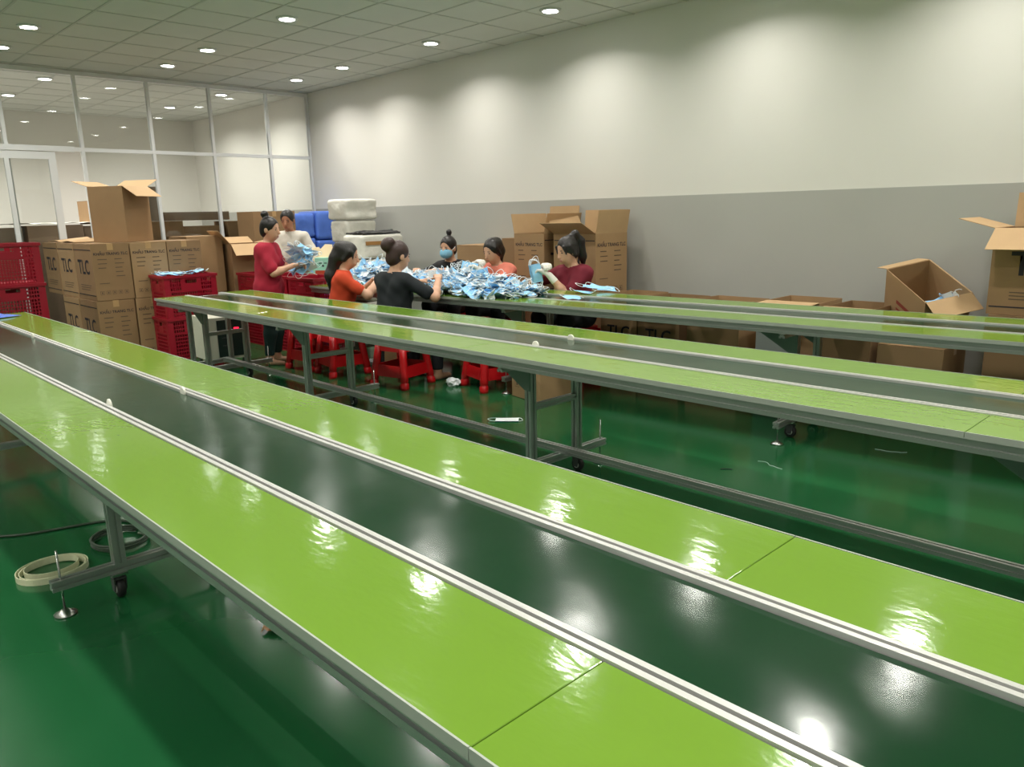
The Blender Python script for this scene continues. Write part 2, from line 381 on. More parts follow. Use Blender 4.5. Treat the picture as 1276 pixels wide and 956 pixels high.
# ------------------------------------------------------------------ conveyor tables
HT = 0.797
def wheel_mesh(bm, c):
    lathe(bm, [(0.012, -0.016), (0.03, -0.016), (0.038, -0.013), (0.04, -0.006), (0.04, 0.006), (0.038, 0.013), (0.03, 0.016), (0.012, 0.016)], 18, c, 'y')
def make_conveyor(label, loc, rz, x0, x1, W, joints, frames, cap_frames, end_legs=()):
    t = thing('conveyor_table', label, 'conveyor', loc, rz, None)
    hw = W/2; b = 0.146; rw = 0.036                      # belt half width, rail width
    js = [x0] + [j for j in joints if x0+0.1 < j < x1-0.1] + [x1]
    for s in (-1, 1):
        for a, c in zip(js, js[1:]):
            y0, y1 = sorted((s*(b+rw+0.006), s*(hw-0.004)))
            bm = BM(); bbox(bm, (a+0.0012, y0, HT-0.018), (c-0.0012, y1, HT)); bevel(bm, 0.0012, 1)
            part('green_panel', bm, M['lime'], t)
            bm = BM(); y0, y1 = sorted((s*(hw-0.0038), s*hw)); bbox(bm, (a+0.001, y0, HT-0.02), (c-0.001, y1, HT+0.0015)); part('edge_strip', bm, M['edge'], t)
        # slotted rail beside the belt
        yc = s*(b+rw/2+0.003)
        pl = [(-rw/2, -0.05), (rw/2, -0.05), (rw/2, 0.004), (0.005, 0.004), (0.005, -0.007), (-0.005, -0.007), (-0.005, 0.004), (-rw/2, 0.004)]
        bm = BM(); prism(bm, pl, (x0, yc, HT), (x1, yc, HT), (0, 1, 0), (0, 0, 1)); part('belt_rail', bm, M['alu_white'], t)
        bm = BM(); bbox(bm, (x0+0.001, yc-0.0048, HT-0.008), (x1-0.001, yc+0.0048, HT-0.0065)); part('rail_slot_shade', bm, M['slot'], t)  # dark strip on the groove floor, standing in for the shade down there
        # beam under the outer edge
        bm = BM(); prism(bm, slot_poly(0.04, 0.045, w=0.01), (x0+0.01, s*(hw-0.032), HT-0.043), (x1-0.01, s*(hw-0.032), HT-0.043), (0, 1, 0), (0, 0, 1)); part('edge_beam', bm, M['alu'], t)
    # belt with slight waves, rounded at its ends
    bm = BM(); n = int((x1-x0)/0.12); rows = []
    rr = random.Random(3)
    for i in range(n+1):
        x = x0+0.03 + (x1-x0-0.06)*i/n; row = []
        for k in range(7):
            y = -b + 2*b*k/6
            z = HT-0.006 + 0.0012*math.sin(x*2.1+k)*math.cos(x*0.9) + rr.uniform(-0.0003, 0.0003)
            if i in (0, n): z -= 0.02
            row.append(bm.verts.new((x, y, z)))
        rows.append(row)
    for A, B in zip(rows, rows[1:]):
        for k in range(6): bm.faces.new((A[k], B[k], B[k+1], A[k+1]))
    bmesh.ops.recalc_face_normals(bm, faces=list(bm.faces))
    ex_ = bmesh.ops.extrude_face_region(bm, geom=list(bm.faces))
    bmesh.ops.translate(bm, verts=[v for v in ex_['geom'] if isinstance(v, bmesh.types.BMVert)], vec=(0, 0, -0.004))
    bmesh.ops.recalc_face_normals(bm, faces=list(bm.faces))
    for e in bm.edges: e.smooth = not (len(e.link_faces) == 2 and abs(e.link_faces[0].normal.dot(e.link_faces[1].normal)) < 0.5)
    part('belt', bm, M['belt'], t, smooth=True)
    bm = BM(); bbox(bm, (x0+0.05, -b, HT-0.035), (x1-0.05, b, HT-0.0135)); part('belt_bed', bm, M['alu'], t)
    for x in (x0+0.02, x1-0.02):
        bm = BM(); lathe(bm, [(0.018, -b), (0.018, b)], 16, (x, 0, HT-0.033), 'y'); part('end_roller', bm, M['steel'], t)
    # leg frames
    lg = 0.19
    for fx in frames:
        for s in (-1, 1):
            bm = BM(); alu(bm, (fx, s*lg, 0.15), (fx, s*lg, HT-0.06), 0.045, 0.045, Vector((1, 0, 0)), Vector((0, 1, 0))); part('leg', bm, M['alu'], t)
            # gusset plate on the outer face of the leg
            y = s*(lg+0.025)
            pl = [(0.022, HT-0.066), (-0.27, HT-0.066), (-0.27, HT-0.085), (-0.022, HT-0.235), (0.022, HT-0.24)]
            bm = BM(); prism(bm, [(fx+a, c) for a, c in pl], (0, y-0.003, 0), (0, y+0.003, 0), (1, 0, 0), (0, 0, 1)); part('gusset_plate', bm, M['gusset'], t)
            # castor
            cs = part('castor', castor_bm(), [M['castor_plate'], M['steel']], t, loc=(fx, s*(lg+0.01), 0))
            bm = BM(); wheel_mesh(bm, (0.0, 0, 0.04)); part('wheel', bm, M['rubber'], cs)
            bm = BM(); lathe(bm, [(0.004, -0.018), (0.02, -0.018), (0.022, 0), (0.02, 0.018), (0.004, 0.018)], 12, (0.0, 0, 0.04), 'y'); part('wheel_hub', bm, M['alu_white'], cs)
            # levelling foot with threaded rod
            ft = BM(); lathe(ft, [(0.04, 0.0), (0.042, 0.006), (0.02, 0.016), (0.012, 0.024)], 20, (fx, s*0.405, 0.0)); fo = part('levelling_foot', ft, M['steel'], t)
            bm = BM(); lathe(bm, [(0.0045, 0.02), (0.0045, 0.27)], 8, (fx, s*0.405, 0)); part('threaded_rod', bm, M['steel'], fo)
        bm = BM(); alu(bm, (fx, -0.44, 0.13), (fx, 0.44, 0.13), 0.042, 0.04, Vector((1, 0, 0)), Vector((0, 0, 1))); part('foot_bar', bm, M['alu'], t)
        bm = BM(); alu(bm, (fx, -lg+0.0225, 0.46), (fx, lg-0.0225, 0.46), 0.035, 0.035, Vector((1, 0, 0)), Vector((0, 0, 1))); part('cross_brace', bm, M['alu'], t)
        bm = BM(); alu(bm, (fx, -hw+0.055, HT-0.083), (fx, hw-0.055, HT-0.083), 0.04, 0.04, Vector((1, 0, 0)), Vector((0, 0, 1))); part('cross_beam', bm, M['alu'], t)
    for ex in end_legs:
        for s in (-1, 1):
            bm = BM(); alu(bm, (ex, s*lg, 0.11), (ex, s*lg, HT-0.06), 0.04, 0.04, Vector((1, 0, 0)), Vector((0, 1, 0))); part('leg', bm, M['alu'], t)
        bm = BM(); alu(bm, (ex, -lg+0.02, 0.13), (ex, lg-0.02, 0.13), 0.04, 0.04, Vector((1, 0, 0)), Vector((0, 0, 1))); part('foot_bar', bm, M['alu'], t)
    bm = BM(); alu(bm, (min(frames)-0.2, 0.05, 0.17), (max(frames)+0.2, 0.05, 0.17), 0.04, 0.04, Vector((0, 1, 0)), Vector((0, 0, 1))); part('lower_rail', bm, M['alu'], t)
    for fx in cap_frames:
        for s in (-1, 1):
            bm = BM(); lathe(bm, [(0.02, -0.005), (0.024, -0.003), (0.024, 0.003), (0.02, 0.005)], 20, (fx, s*(b-0.002), HT+0.002), 'y'); part('guide_disc', bm, M['cap'], t)
    return t
def castor_bm():
    bm = BM()
    bbox(bm, (-0.032, -0.03, 0.1), (0.032, 0.03, 0.11), mi=1)
    lathe(bm, [(0.024, 0.086), (0.024, 0.1)], 14, (0, 0, 0))
    for s in (-1, 1):
        prism(bm, [(-0.014, 0.03), (0.014, 0.03), (0.026, 0.088), (-0.026, 0.088)], (0, s*0.0225-0.002, 0), (0, s*0.0225+0.002, 0), (1, 0, 0), (0, 0, 1))
    bbox(bm, (-0.026, -0.024, 0.083), (0.026, 0.024, 0.088))
    return bm
C1Y, C2Y = 1.055, 3.098
c1 = make_conveyor('long lime green conveyor table with dark green belt, empty, foremost of the three', (0, C1Y, 0), 0, -7.3, 3.3, 0.95,
                   [-5.58, -3.14, -0.70, 1.74], [-5.62, -3.22, -0.82, 1.58], [-5.62, -3.22, 1.58])
c2 = make_conveyor('long lime green conveyor table with grey-green belt between the two other conveyors', (0, C2Y, 0), 0, -7.5, 3.3, 0.94,
                   [-5.56, -3.12, -0.68, 1.76], [-7.08, -5.25, -2.86, -0.47, 1.92], [-2.86, 1.92], end_legs=(-7.44,))
A3 = math.atan(0.0613)
def c3_near(x): return 4.28 + (x+5.52)*0.0613
def c3_pt(x, v):   # world point on conveyor 3: v across from near edge (m)
    return Vector((x - math.sin(A3)*v, c3_near(x) + v*math.cos(A3), HT))
o3 = c3_pt(-2.24, 0.475)
c3 = make_conveyor('lime green conveyor table beside the back wall, heaped with blue masks at one end', (o3.x, o3.y, 0), A3, -5.12, 5.3, 0.95,
                   [-3.3, -0.86, 1.58, 4.0], [-4.77, -2.38, 0.0, 2.4, 4.8], [])

# ------------------------------------------------------------------ cartons
def lettering(s, size, m, parent, face, at, name='print'):
    me0 = text_mesh(s, size); key = (s, size, m.name)
    if key not in _tx:
        me = me0.copy(); me.materials.clear(); me.materials.append(m); _tx[key] = me
    o = link(name, _tx[key], parent, at)
    o.rotation_euler = {'-y': (R(90), 0, 0), '+x': (R(90), 0, R(90)), '+y': (R(90), 0, R(180)), '-x': (R(90), 0, R(-90))}[face]
    return o
def bars(parent, face, rects, m, sx, sy, name='print'):
    """flat printed rectangles: (u0,v0,u1,v1) on a face, u to the right from the centre, v up"""
    bm = BM(); e = 0.0012
    for u0, v0, u1, v1 in rects:
        if face == '-y': pts = [(u0, -sy/2-e, v0), (u1, -sy/2-e, v0), (u1, -sy/2-e, v1), (u0, -sy/2-e, v1)]
        elif face == '+y': pts = [(-u0, sy/2+e, v0), (-u1, sy/2+e, v0), (-u1, sy/2+e, v1), (-u0, sy/2+e, v1)]
        elif face == '+x': pts = [(sx/2+e, u0, v0), (sx/2+e, u1, v0), (sx/2+e, u1, v1), (sx/2+e, u0, v1)]
        else: pts = [(-sx/2-e, -u0, v0), (-sx/2-e, -u1, v0), (-sx/2-e, -u1, v1), (-sx/2-e, -u0, v1)]
        bm.faces.new([bm.verts.new(p) for p in pts])
    return tag(part(name, bm, m, parent), kind='stuff')
def face_pt(face, u, v, sx, sy, e=0.0015):
    return {'-y': (u, -sy/2-e, v), '+y': (-u, sy/2+e, v), '+x': (sx/2+e, u, v), '-x': (-sx/2-e, -u, v)}[face]
def print_tlc(t, face, sx, sy, sz):
    wd = sx if face[1] == 'y' else sy; s = wd/0.6
    lettering('TLC', 0.21*s, M['ink'], t, face, face_pt(face, 0, sz*0.47, sx, sy))
    bars(t, face, [(-wd*0.48, sz*0.885, wd*0.48, sz*0.9), (-wd*0.48, sz*0.085, wd*0.48, sz*0.1)], M['ink'], sx, sy)
    r = []
    for k in range(3): r.append((-wd*0.30, sz*(0.26-0.04*k), wd*(0.30-0.05*k), sz*(0.272-0.04*k)))
    bars(t, face, r, M['ink_soft'], sx, sy)
def print_text(t, face, sx, sy, sz):
    wd = sx if face[1] == 'y' else sy
    lettering('KHẨU TRANG TLC', wd*0.105, M['ink'], t, face, face_pt(face, 0, sz*0.80, sx, sy))
    r = []; q = random.Random(int(wd*1000))
    for c, n in ((-0.36, 3), (0.08, 5)):
        for k in range(n):
            y = sz*(0.72-0.075*k); r.append((wd*c, y, wd*(c+0.17+q.uniform(0, 0.08)), y+sz*0.014))
    r.append((-wd*0.38, sz*0.30, -wd*0.12, sz*0.312))
    bars(t, face, r, M['ink_soft'], sx, sy)
    r = []
    for k in range(5):   # row of little handling symbols, drawn as outlined squares
        u = wd*(-0.34+0.16*k); v = sz*0.14; a = wd*0.05; th = wd*0.008
        r += [(u-a, v-a, u+a, v-a+th), (u-a, v+a-th, u+a, v+a), (u-a, v-a, u-a+th, v+a), (u+a-th, v-a, u+a, v+a), (u-a*0.3, v-a*0.5, u+a*0.3, v+a*0.5)]
    bars(t, face, r, M['ink_soft'], sx, sy)
def carton(label, loc, size, rz=0.0, top='closed', prints=(), m='card', flaps=None, group=None, rot=None, tape=True):
    sx, sy, sz = size; T = 0.005
    t = thing('carton', label, 'carton', loc, rz, group)
    if rot: t.rotation_euler = rot
    if top == 'closed':
        bm = BM(); bbox(bm, (-sx/2, -sy/2, 0), (sx/2, sy/2, sz-0.005)); bevel(bm, 0.004, 1); part('body', bm, M[m], t)
        for s in (-1, 1):
            y0, y1 = sorted((s*0.0015, s*sy/2)); bm = BM(); bbox(bm, (-sx/2+0.001, y0, sz-0.0048), (sx/2-0.001, y1, sz)); part('flap', bm, M[m], t)
        if tape:
            bm = BM(); bbox(bm, (-sx/2-0.001, -0.03, sz), (sx/2+0.001, 0.03, sz+0.0008)); bbox(bm, (sx/2, -0.03, sz-0.07), (sx/2+0.0012, 0.03, sz)); part('tape', bm, M['tape'], t)
    else:
        bm = BM()
        bbox(bm, (-sx/2, -sy/2, 0), (sx/2, sy/2, T))
        bbox(bm, (-sx/2, -sy/2, T), (sx/2, -sy/2+T, sz)); bbox(bm, (-sx/2, sy/2-T, T), (sx/2, sy/2, sz))
        bbox(bm, (-sx/2, -sy/2+T, T), (-sx/2+T, sy/2-T, sz)); bbox(bm, (sx/2-T, -sy/2+T, T), (sx/2, sy/2-T, sz))
        part('body', bm, M[m], t)
        fl = flaps or {}
        for face, ang in fl.items():     # ang: 0 straight up, 90 flat outwards, >90 hanging down, <0 folded in
            wd, hin = (sx, sy/2) if face[1] == 'y' else (sy, min(sy/2, sx*0.5))
            bm = BM(); bbox(bm, (-wd/2+0.003, 0, 0), (wd/2-0.003, 0.004, hin-0.004))
            o = part('flap', bm, M['card_in'], t)
            zrot = {'-y': 0, '+x': 90, '+y': 180, '-x': 270}[face]
            o.location = {'-y': (0, -sy/2, sz), '+y': (0, sy/2, sz), '+x': (sx/2, 0, sz), '-x': (-sx/2, 0, sz)}[face]
            o.rotation_euler = (Matrix.Rotation(R(zrot), 4, 'Z') @ Matrix.Rotation(R(ang), 4, 'X')).to_euler()
    for face, kind in prints:
        (print_tlc if kind == 'tlc' else print_text)(t, face, sx, sy, sz)
    return t

# big stack beside the partition: long TLC faces to -y, text faces to +x
GS = 'TLC cartons stacked before the glass partition'
CW, CD = 0.385, 0.615
for k, z0, hz in ((0, 0.0, 0.672), (1, 0.674, 0.606)):
    for j in range(3):
        for i in range(3):
            if i and j: continue      # behind the outer boxes nothing shows
            if i == 2 and k == 0: continue
            pr = []
            if j == 0: pr.append(('-y', 'tlc'))
            if i == 0: pr.append(('+x', 'text'))
            lay = ('upper', 'lower')[1-k]
            if j == 0 and i == 0: lb = f'closed TLC carton at the outer corner of the stack, {lay} layer'
            elif j == 0: lb = f'closed TLC carton of the stack, {lay} layer, ' + ('next to the glass' if i == 2 else 'behind the corner carton')
            else: lb = f'closed text-printed carton in the stack, {lay} layer, ' + ('next to the corner carton' if j == 1 else 'beside the tall crate stack')
            o = carton(lb, (-9.0-CD/2-i*(CD+0.01), 2.56+CW/2+j*(CW+0.012) + (0.01 if k else 0), z0), (CD, CW, hz), rng.uniform(-0.012, 0.012), prints=pr, group=GS, m='card' if (i+j) % 2 else 'card_b')
# opened flat boxes lying on top, and the open carton standing on the stack
ZT = 1.281
fb = thing('flattened_carton', 'flattened tan carton sheet lying on top of the TLC stack', 'cardboard sheet', (-10.28, 2.72, ZT))
bm = BM(); n = 10; rows = []
for i in range(n+1):
    u = i/n; rows.append([bm.verts.new((-0.5+u*1.05, -0.10+v*0.36, 0.004+0.035*math.sin(u*6.0)**2*(0.4+v))) for v in (0, 0.5, 1)])
for A, B in zip(rows, rows[1:]):
    for k in range(2): bm.faces.new((A[k], B[k], B[k+1], A[k+1]))
e_ = bmesh.ops.extrude_face_region(bm, geom=list(bm.faces)); bmesh.ops.translate(bm, verts=[v for v in e_['geom'] if isinstance(v, bmesh.types.BMVert)], vec=(0, 0, 0.005))
bmesh.ops.recalc_face_normals(bm, faces=list(bm.faces))
part('sheet', bm, M['card_in'], fb)
carton('open empty tan carton with drooping flap standing on the TLC stack', (-9.40, 3.05, ZT+0.004), (0.44, 0.42, 0.60), R(33), 'open', m='card_b', flaps={'+x': 124, '-x': 72, '+y': 66})
# cartons to the right of the stack
carton('large plain tan carton between the TLC stack and the red crates', (-9.75, 4.0, 0.62), (0.5, 0.45, 0.69), R(2), m='card', tape=False, prints=())
carton('plain carton under the large tan carton behind the red crate stack', (-9.75, 4.0, 0), (0.5, 0.45, 0.615), 0, m='card_b')
carton('open tan carton with one wide flap folded outward behind the red crates', (-9.52, 4.50, 0.50), (0.48, 0.44, 0.70), R(-8), 'open', m='card_b', flaps={'+x': 128, '-y': 40, '-x': 70, '+y': 80})
carton('plain carton supporting the open flapped carton', (-9.52, 4.50, 0), (0.46, 0.44, 0.497), 0, m='card_b')
o = carton('tall carton with small red print before the grey wall', (-10.35, 5.28, 0.80), (0.42, 0.66, 0.80), R(4), m='card_b')
bars(o, '+x', [(-0.2, 0.62, -0.08, 0.68), (-0.2, 0.40, -0.02, 0.405), (-0.2, 0.30, -0.02, 0.305), (-0.2, 0.3, -0.195, 0.4), (-0.02, 0.3, -0.015, 0.4)], M['ink_red'], 0.42, 0.66)
carton('plain carton under the red-printed carton', (-10.35, 5.28, 0), (0.46, 0.7, 0.797), R(1), m='card_b')
# cartons behind the glass
GB = 'cartons piled behind the glass partition'
for k, (y, z1, wd, dx, m) in enumerate(((1.55, 1.48, 0.62, 0.5, 'card_d'), (2.2, 1.46, 0.60, 0.5, 'card_d'), (2.86, 1.48, 0.64, 0.55, 'card_d'), (3.5, 1.46, 0.6, 0.5, 'card_d'), (4.15, 1.50, 0.62, 0.6, 'card_b'), (4.8, 1.42, 0.62, 0.5, 'card_b'), (5.45, 1.48, 0.6, 0.5, 'card_b'))):
    x = XP-0.55-0.05*(k % 2)
    carton(('dull brown carton in the low row behind the glass partition'), (x, y, 0), (dx, wd, z1/2-0.002), 0, m=m, group=GB, tape=False)
    carton(('dull brown carton in the upper row behind the glass partition'), (x, y, z1/2), (dx, wd, z1/2), rng.uniform(-0.04, 0.04), m=m, group=GB, tape=False)
carton('small tan carton on top of the row behind the glass, beside the open carton', (-11.5, 3.42, 1.482), (0.35, 0.32, 0.30), R(5), m='card', tape=False)
carton('tall narrow brown carton on the pile behind the glass partition', (-11.55, 4.02, 1.502), (0.35, 0.36, 0.47), R(-4), m='card_d', tape=False)
pl = thing('film_sheet', 'clear crumpled film lying over cartons behind the glass', 'plastic film', (-11.5, 2.6, 1.475))
bm = BM(); rows = []
q = random.Random(5)
for i in range(26):
    rows.append([bm.verts.new((-0.2+0.4*v/5, -1.3+2.2*i/25, 0.02+q.uniform(0, 0.02))) for v in range(6)])
for A, B in zip(rows, rows[1:]):
    for k in range(5): bm.faces.new((A[k], A[k+1], B[k+1], B[k]))
part('sheet', bm, M['white_bale'], pl, smooth=True)
dk = carton('long low dark carton across the pile behind the glass', (-11.6, 4.75, 1.502), (0.4, 0.95, 0.12), 0, m='card_d', tape=False)

# by the back wall, behind conveyor 3
GW = 'cartons along the back wall'
carton('carton under the open cartons at the back wall, beside the seated woman in maroon', (-5.72, 6.12, 0), (0.40, 0.55, 0.655), 0, m='card_b', group=GW)
carton('carton under the open TLC carton with text side at the back wall', (-5.12, 6.10, 0), (0.56, 0.5, 0.655), 0, m='card_b', group=GW)
carton('open carton with raised back flap and text panel behind the woman in pink', (-5.72, 6.10, 0.658), (0.42, 0.56, 0.63), R(2), 'open', m='card', prints=(('-y', 'text'), ('+x', 'tlc')), flaps={'+y': 6, '-x': 12, '+x': 14})
carton('open TLC carton with raised back flap behind the woman in maroon', (-5.10, 6.08, 0.658), (0.58, 0.46, 0.63), R(-3), 'open', m='card', prints=(('-y', 'tlc'), ('+x', 'text')), flaps={'+y': 4, '+x': 10, '-y': 62, '-x': 30})
carton('tan carton behind the masked and pink-shirted women by the wall', (-6.72, 6.18, 0.55), (0.62, 0.44, 0.60), R(3), m='card', tape=False)
carton('tan carton under the one behind the masked woman', (-6.72, 6.18, 0), (0.62, 0.44, 0.547), 0, m='card_b')
carton('tall narrow brown carton beside the text-printed open carton at the wall', (-6.18, 6.2, 0.45), (0.3, 0.36, 0.78), 0, m='card_b', tape=False)
carton('brown carton under the tall narrow carton at the wall', (-6.18, 6.2, 0), (0.3, 0.4, 0.447), 0, m='card_b')
lowy = 5.98
specs = [(-4.46, 0.42, 0.73, 'tlc', 'carton with TLC lettering under conveyor, next to the red stool'), (-4.01, 0.44, 0.72, 'tlc', 'carton with TLC lettering between its twin and a plain carton by the wall'),
         (-3.46, 0.50, 0.73, None, 'plain open carton next to the lettered cartons by the wall'), (-2.33, 0.36, 0.76, None, 'plain open carton behind the conveyor legs by the wall'),
         (-1.88, 0.44, 0.52, None, 'plain carton under the tilted open carton'), (-1.16, 0.52, 0.782, None, 'plain carton under the tall open TLC carton')]
for k, (x, wd, hz, pr, lb) in enumerate(specs):
    op = k < 4
    carton(lb, (x, lowy, 0), (wd, 0.50, hz), 0, 'open' if op else 'closed', m='card_b' if k % 2 else 'card', prints=(('-y', 'tlc'),) if pr else (),
           flaps={'-y': 97} if op else None, group=GW)
carton('low open carton with upright flaps behind the conveyor by the wall', (-2.84, 6.10, 0), (0.44, 0.45, 0.76), R(2), 'open', m='card', flaps={'-y': 92})
# tilted open box resting on the lower carton and against the wall
_L = Vector((0.40, -0.33, -0.20)).normalized(); _S = Vector((0.2, 0.14, 0.03)); _S = (_S-_L*_S.dot(_L)).normalized(); _N = _L.cross(_S).normalized()
_O = Vector((-1.88, 5.97, 0.965)) - _N*0.36
tb = carton('tilted open carton with red print and masks inside, leaning by the wall', _O, (0.54, 0.32, 0.36), 0, 'open', m='card', flaps={'-x': 112, '+x': 108, '+y': 150})
tb.rotation_euler = Matrix((( _L.x, _S.x, _N.x), (_L.y, _S.y, _N.y), (_L.z, _S.z, _N.z))).to_euler()
bars(tb, '-y', [(-0.10, 0.16, 0.14, 0.19), (-0.10, 0.11, 0.14, 0.128), (-0.07, 0.07, 0.11, 0.085)], M['ink_red'], 0.54, 0.32)
rs = carton('tall open TLC carton with flaps folded out at the end of the wall row', (-1.14, 5.98, 0.785), (0.60, 0.46, 0.55), R(0), 'open', m='card_b', prints=(('-y', 'tlc'),), flaps={'-y': 124, '-x': 74, '+y': 6, '+x': 60})
gb = thing('grey_board', 'grey sheet board standing between cartons under the conveyor', 'board', (-2.85, 5.66, 0), R(4))
bm = BM(); bbox(bm, (-0.16, -0.008, 0), (0.16, 0.008, 0.62)); bevel(bm, 0.003, 1); part('sheet', bm, M['grey_board'], gb)
# small cartons on the floor between conveyors
o = carton('small brown carton on the floor beside the red stool with the black-shirted woman', (-6.05, 4.36, 0), (0.32, 0.30, 0.42), R(8), m='card_b')
o = carton('small carton with handling symbols on the floor behind the conveyor leg', (-4.30, 4.56, 0), (0.40, 0.42, 0.30), R(-10), m='card')
bars(o, '-y', [(u-0.03, 0.09, u+0.03, 0.093) for u in (-0.12, 0.0, 0.12)] + [(u-0.03, 0.15, u+0.03, 0.153) for u in (-0.12, 0, 0.12)] + [(u-0.03, 0.09, u-0.027, 0.15) for u in (-0.12, 0, 0.12)] + [(u+0.027, 0.09, u+0.03, 0.15) for u in (-0.12, 0, 0.12)] + [(u-0.012, 0.105, u+0.012, 0.135) for u in (-0.12, 0, 0.12)], M['ink_soft'], 0.40, 0.42)

# ------------------------------------------------------------------ red crates
def make_crate(hz):
    sx, sy = 0.60, 0.42
    t = thing('plastic_crate', 'x', 'crate')
    bm = BM()
    for lo, hi in (((-sx/2, -sy/2, hz-0.03), (sx/2, -sy/2+0.02, hz)), ((-sx/2, sy/2-0.02, hz-0.03), (sx/2, sy/2, hz)), ((-sx/2, -sy/2+0.02, hz-0.03), (-sx/2+0.02, sy/2-0.02, hz)), ((sx/2-0.02, -sy/2+0.02, hz-0.03), (sx/2, sy/2-0.02, hz))):
        bbox(bm, lo, hi)
    part('rim', bm, M['crate'], t)
    bm = BM(); bbox(bm, (-sx/2+0.02, -sy/2+0.02, 0.0), (sx/2-0.02, sy/2-0.02, 0.015)); part('base', bm, M['crate'], t)
    for a in (-1, 1):
        for b in (-1, 1):
            bm = BM()
            x0, x1 = sorted((a*(sx/2-0.012), a*(sx/2-0.075))); y0, y1 = sorted((b*(sy/2-0.012), b*(sy/2-0.022)))
            bbox(bm, (x0, y0, 0), (x1, y1, hz-0.03))
            x0, x1 = sorted((a*(sx/2-0.012), a*(sx/2-0.022))); y0, y1 = sorted((b*(sy/2-0.022), b*(sy/2-0.075)))
            bbox(bm, (x0, y0, 0), (x1, y1, hz-0.03))
            part('corner_post', bm, M['crate'], t)
    def side(L, axis, s):
        # lattice wall: solid top band with a hand hole, small openings below and at both sides
        bm = BM(); off = (sy if axis == 'x' else sx)/2-0.016
        def bar(u0, z0, u1, z1, th=0.007):
            lo, hi = ((u0, s*off-th/2, z0), (u1, s*off+th/2, z1)) if axis == 'x' else ((s*off-th/2, u0, z0), (s*off+th/2, u1, z1))
            bbox(bm, lo, hi)
        e = L/2-0.075
        for k in range(8): z = 0.0+0.6*hz*k/7; bar(-e, z, e, z+0.011)
        n = max(6, int(2*e/0.026))
        for k in range(n+1): u = -e+2*e*k/n; bar(u-0.0045, 0, u+0.0045, 0.62*hz, 0.0062)
        bar(-0.5*e, 0.6*hz, 0.5*e, 0.80*hz, 0.009); bar(-0.5*e, 0.89*hz, 0.5*e, hz-0.029, 0.009)
        for a in (-1, 1):
            bar(min(a*0.28*e, a*0.5*e), 0.80*hz, max(a*0.28*e, a*0.5*e), 0.89*hz, 0.009)
            for k in range(4): z = 0.62*hz+0.28*hz*k/3; bar(min(a*0.5*e, a*e), z, max(a*0.5*e, a*e), z+0.011)
            for k in range(1, 5): u = a*(0.5*e+0.5*e*k/5); bar(u-0.0045, 0.62*hz, u+0.0045, hz-0.03, 0.0062)
        return part('lattice_wall', bm, M['crate'], t)
    side(sx, 'x', -1); side(sx, 'x', 1); side(sy, 'y', -1); side(sy, 'y', 1)
    return t
_cr = {}
def crate(label, loc, rz, hz=0.40, group=None):
    if hz not in _cr: t = _cr[hz] = make_crate(hz)
    else: t = copy_tree(_cr[hz])
    t.location = loc; t.rotation_euler = (0, 0, rz)
    tag(t, label, 'crate', group); return t
GC = 'red lattice crates'
for k, nm in enumerate(('bottom', 'middle', 'top')):
    crate(f'red lattice crate, {nm} of the three stacked beside the TLC cartons', (-9.11, 1.79, 0.12+0.40*k), R(90)+rng.uniform(-0.015, 0.015), 0.40, GC)
pal = thing('pallet', 'wooden pallet under the three red crates', 'pallet', (-9.11, 1.79, 0))
for x in (-0.18, 0.0, 0.18):
    bm = BM(); bbox(bm, (x-0.04, -0.32, 0), (x+0.04, 0.32, 0.095)); part('block', bm, M['card_b'], pal)
for y in (-0.28, -0.14, 0, 0.14, 0.28):
    bm = BM(); bbox(bm, (-0.23, y-0.05, 0.096), (0.23, y+0.05, 0.119)); part('plank', bm, M['card_b'], pal)
for k, nm in enumerate(('lower', 'upper')):
    crate(f'red lattice crate, {nm} one of the pair standing at the end of the middle conveyor', (-8.77, 3.40+0.015*k, 0.46*k), R(90), 0.46, GC)
for j, (x, nm) in enumerate(((-8.94, 'beside the flapped carton'), (-8.32, 'between its neighbours behind the standing woman'), (-7.70, 'beside the orange-shirted woman'))):
    for k, lv in enumerate(('lower', 'upper')):
        crate(f'red lattice crate, {lv} of two, {nm}', (x, 4.46, 0.43*k), rng.uniform(-0.03, 0.03), 0.43, GC)

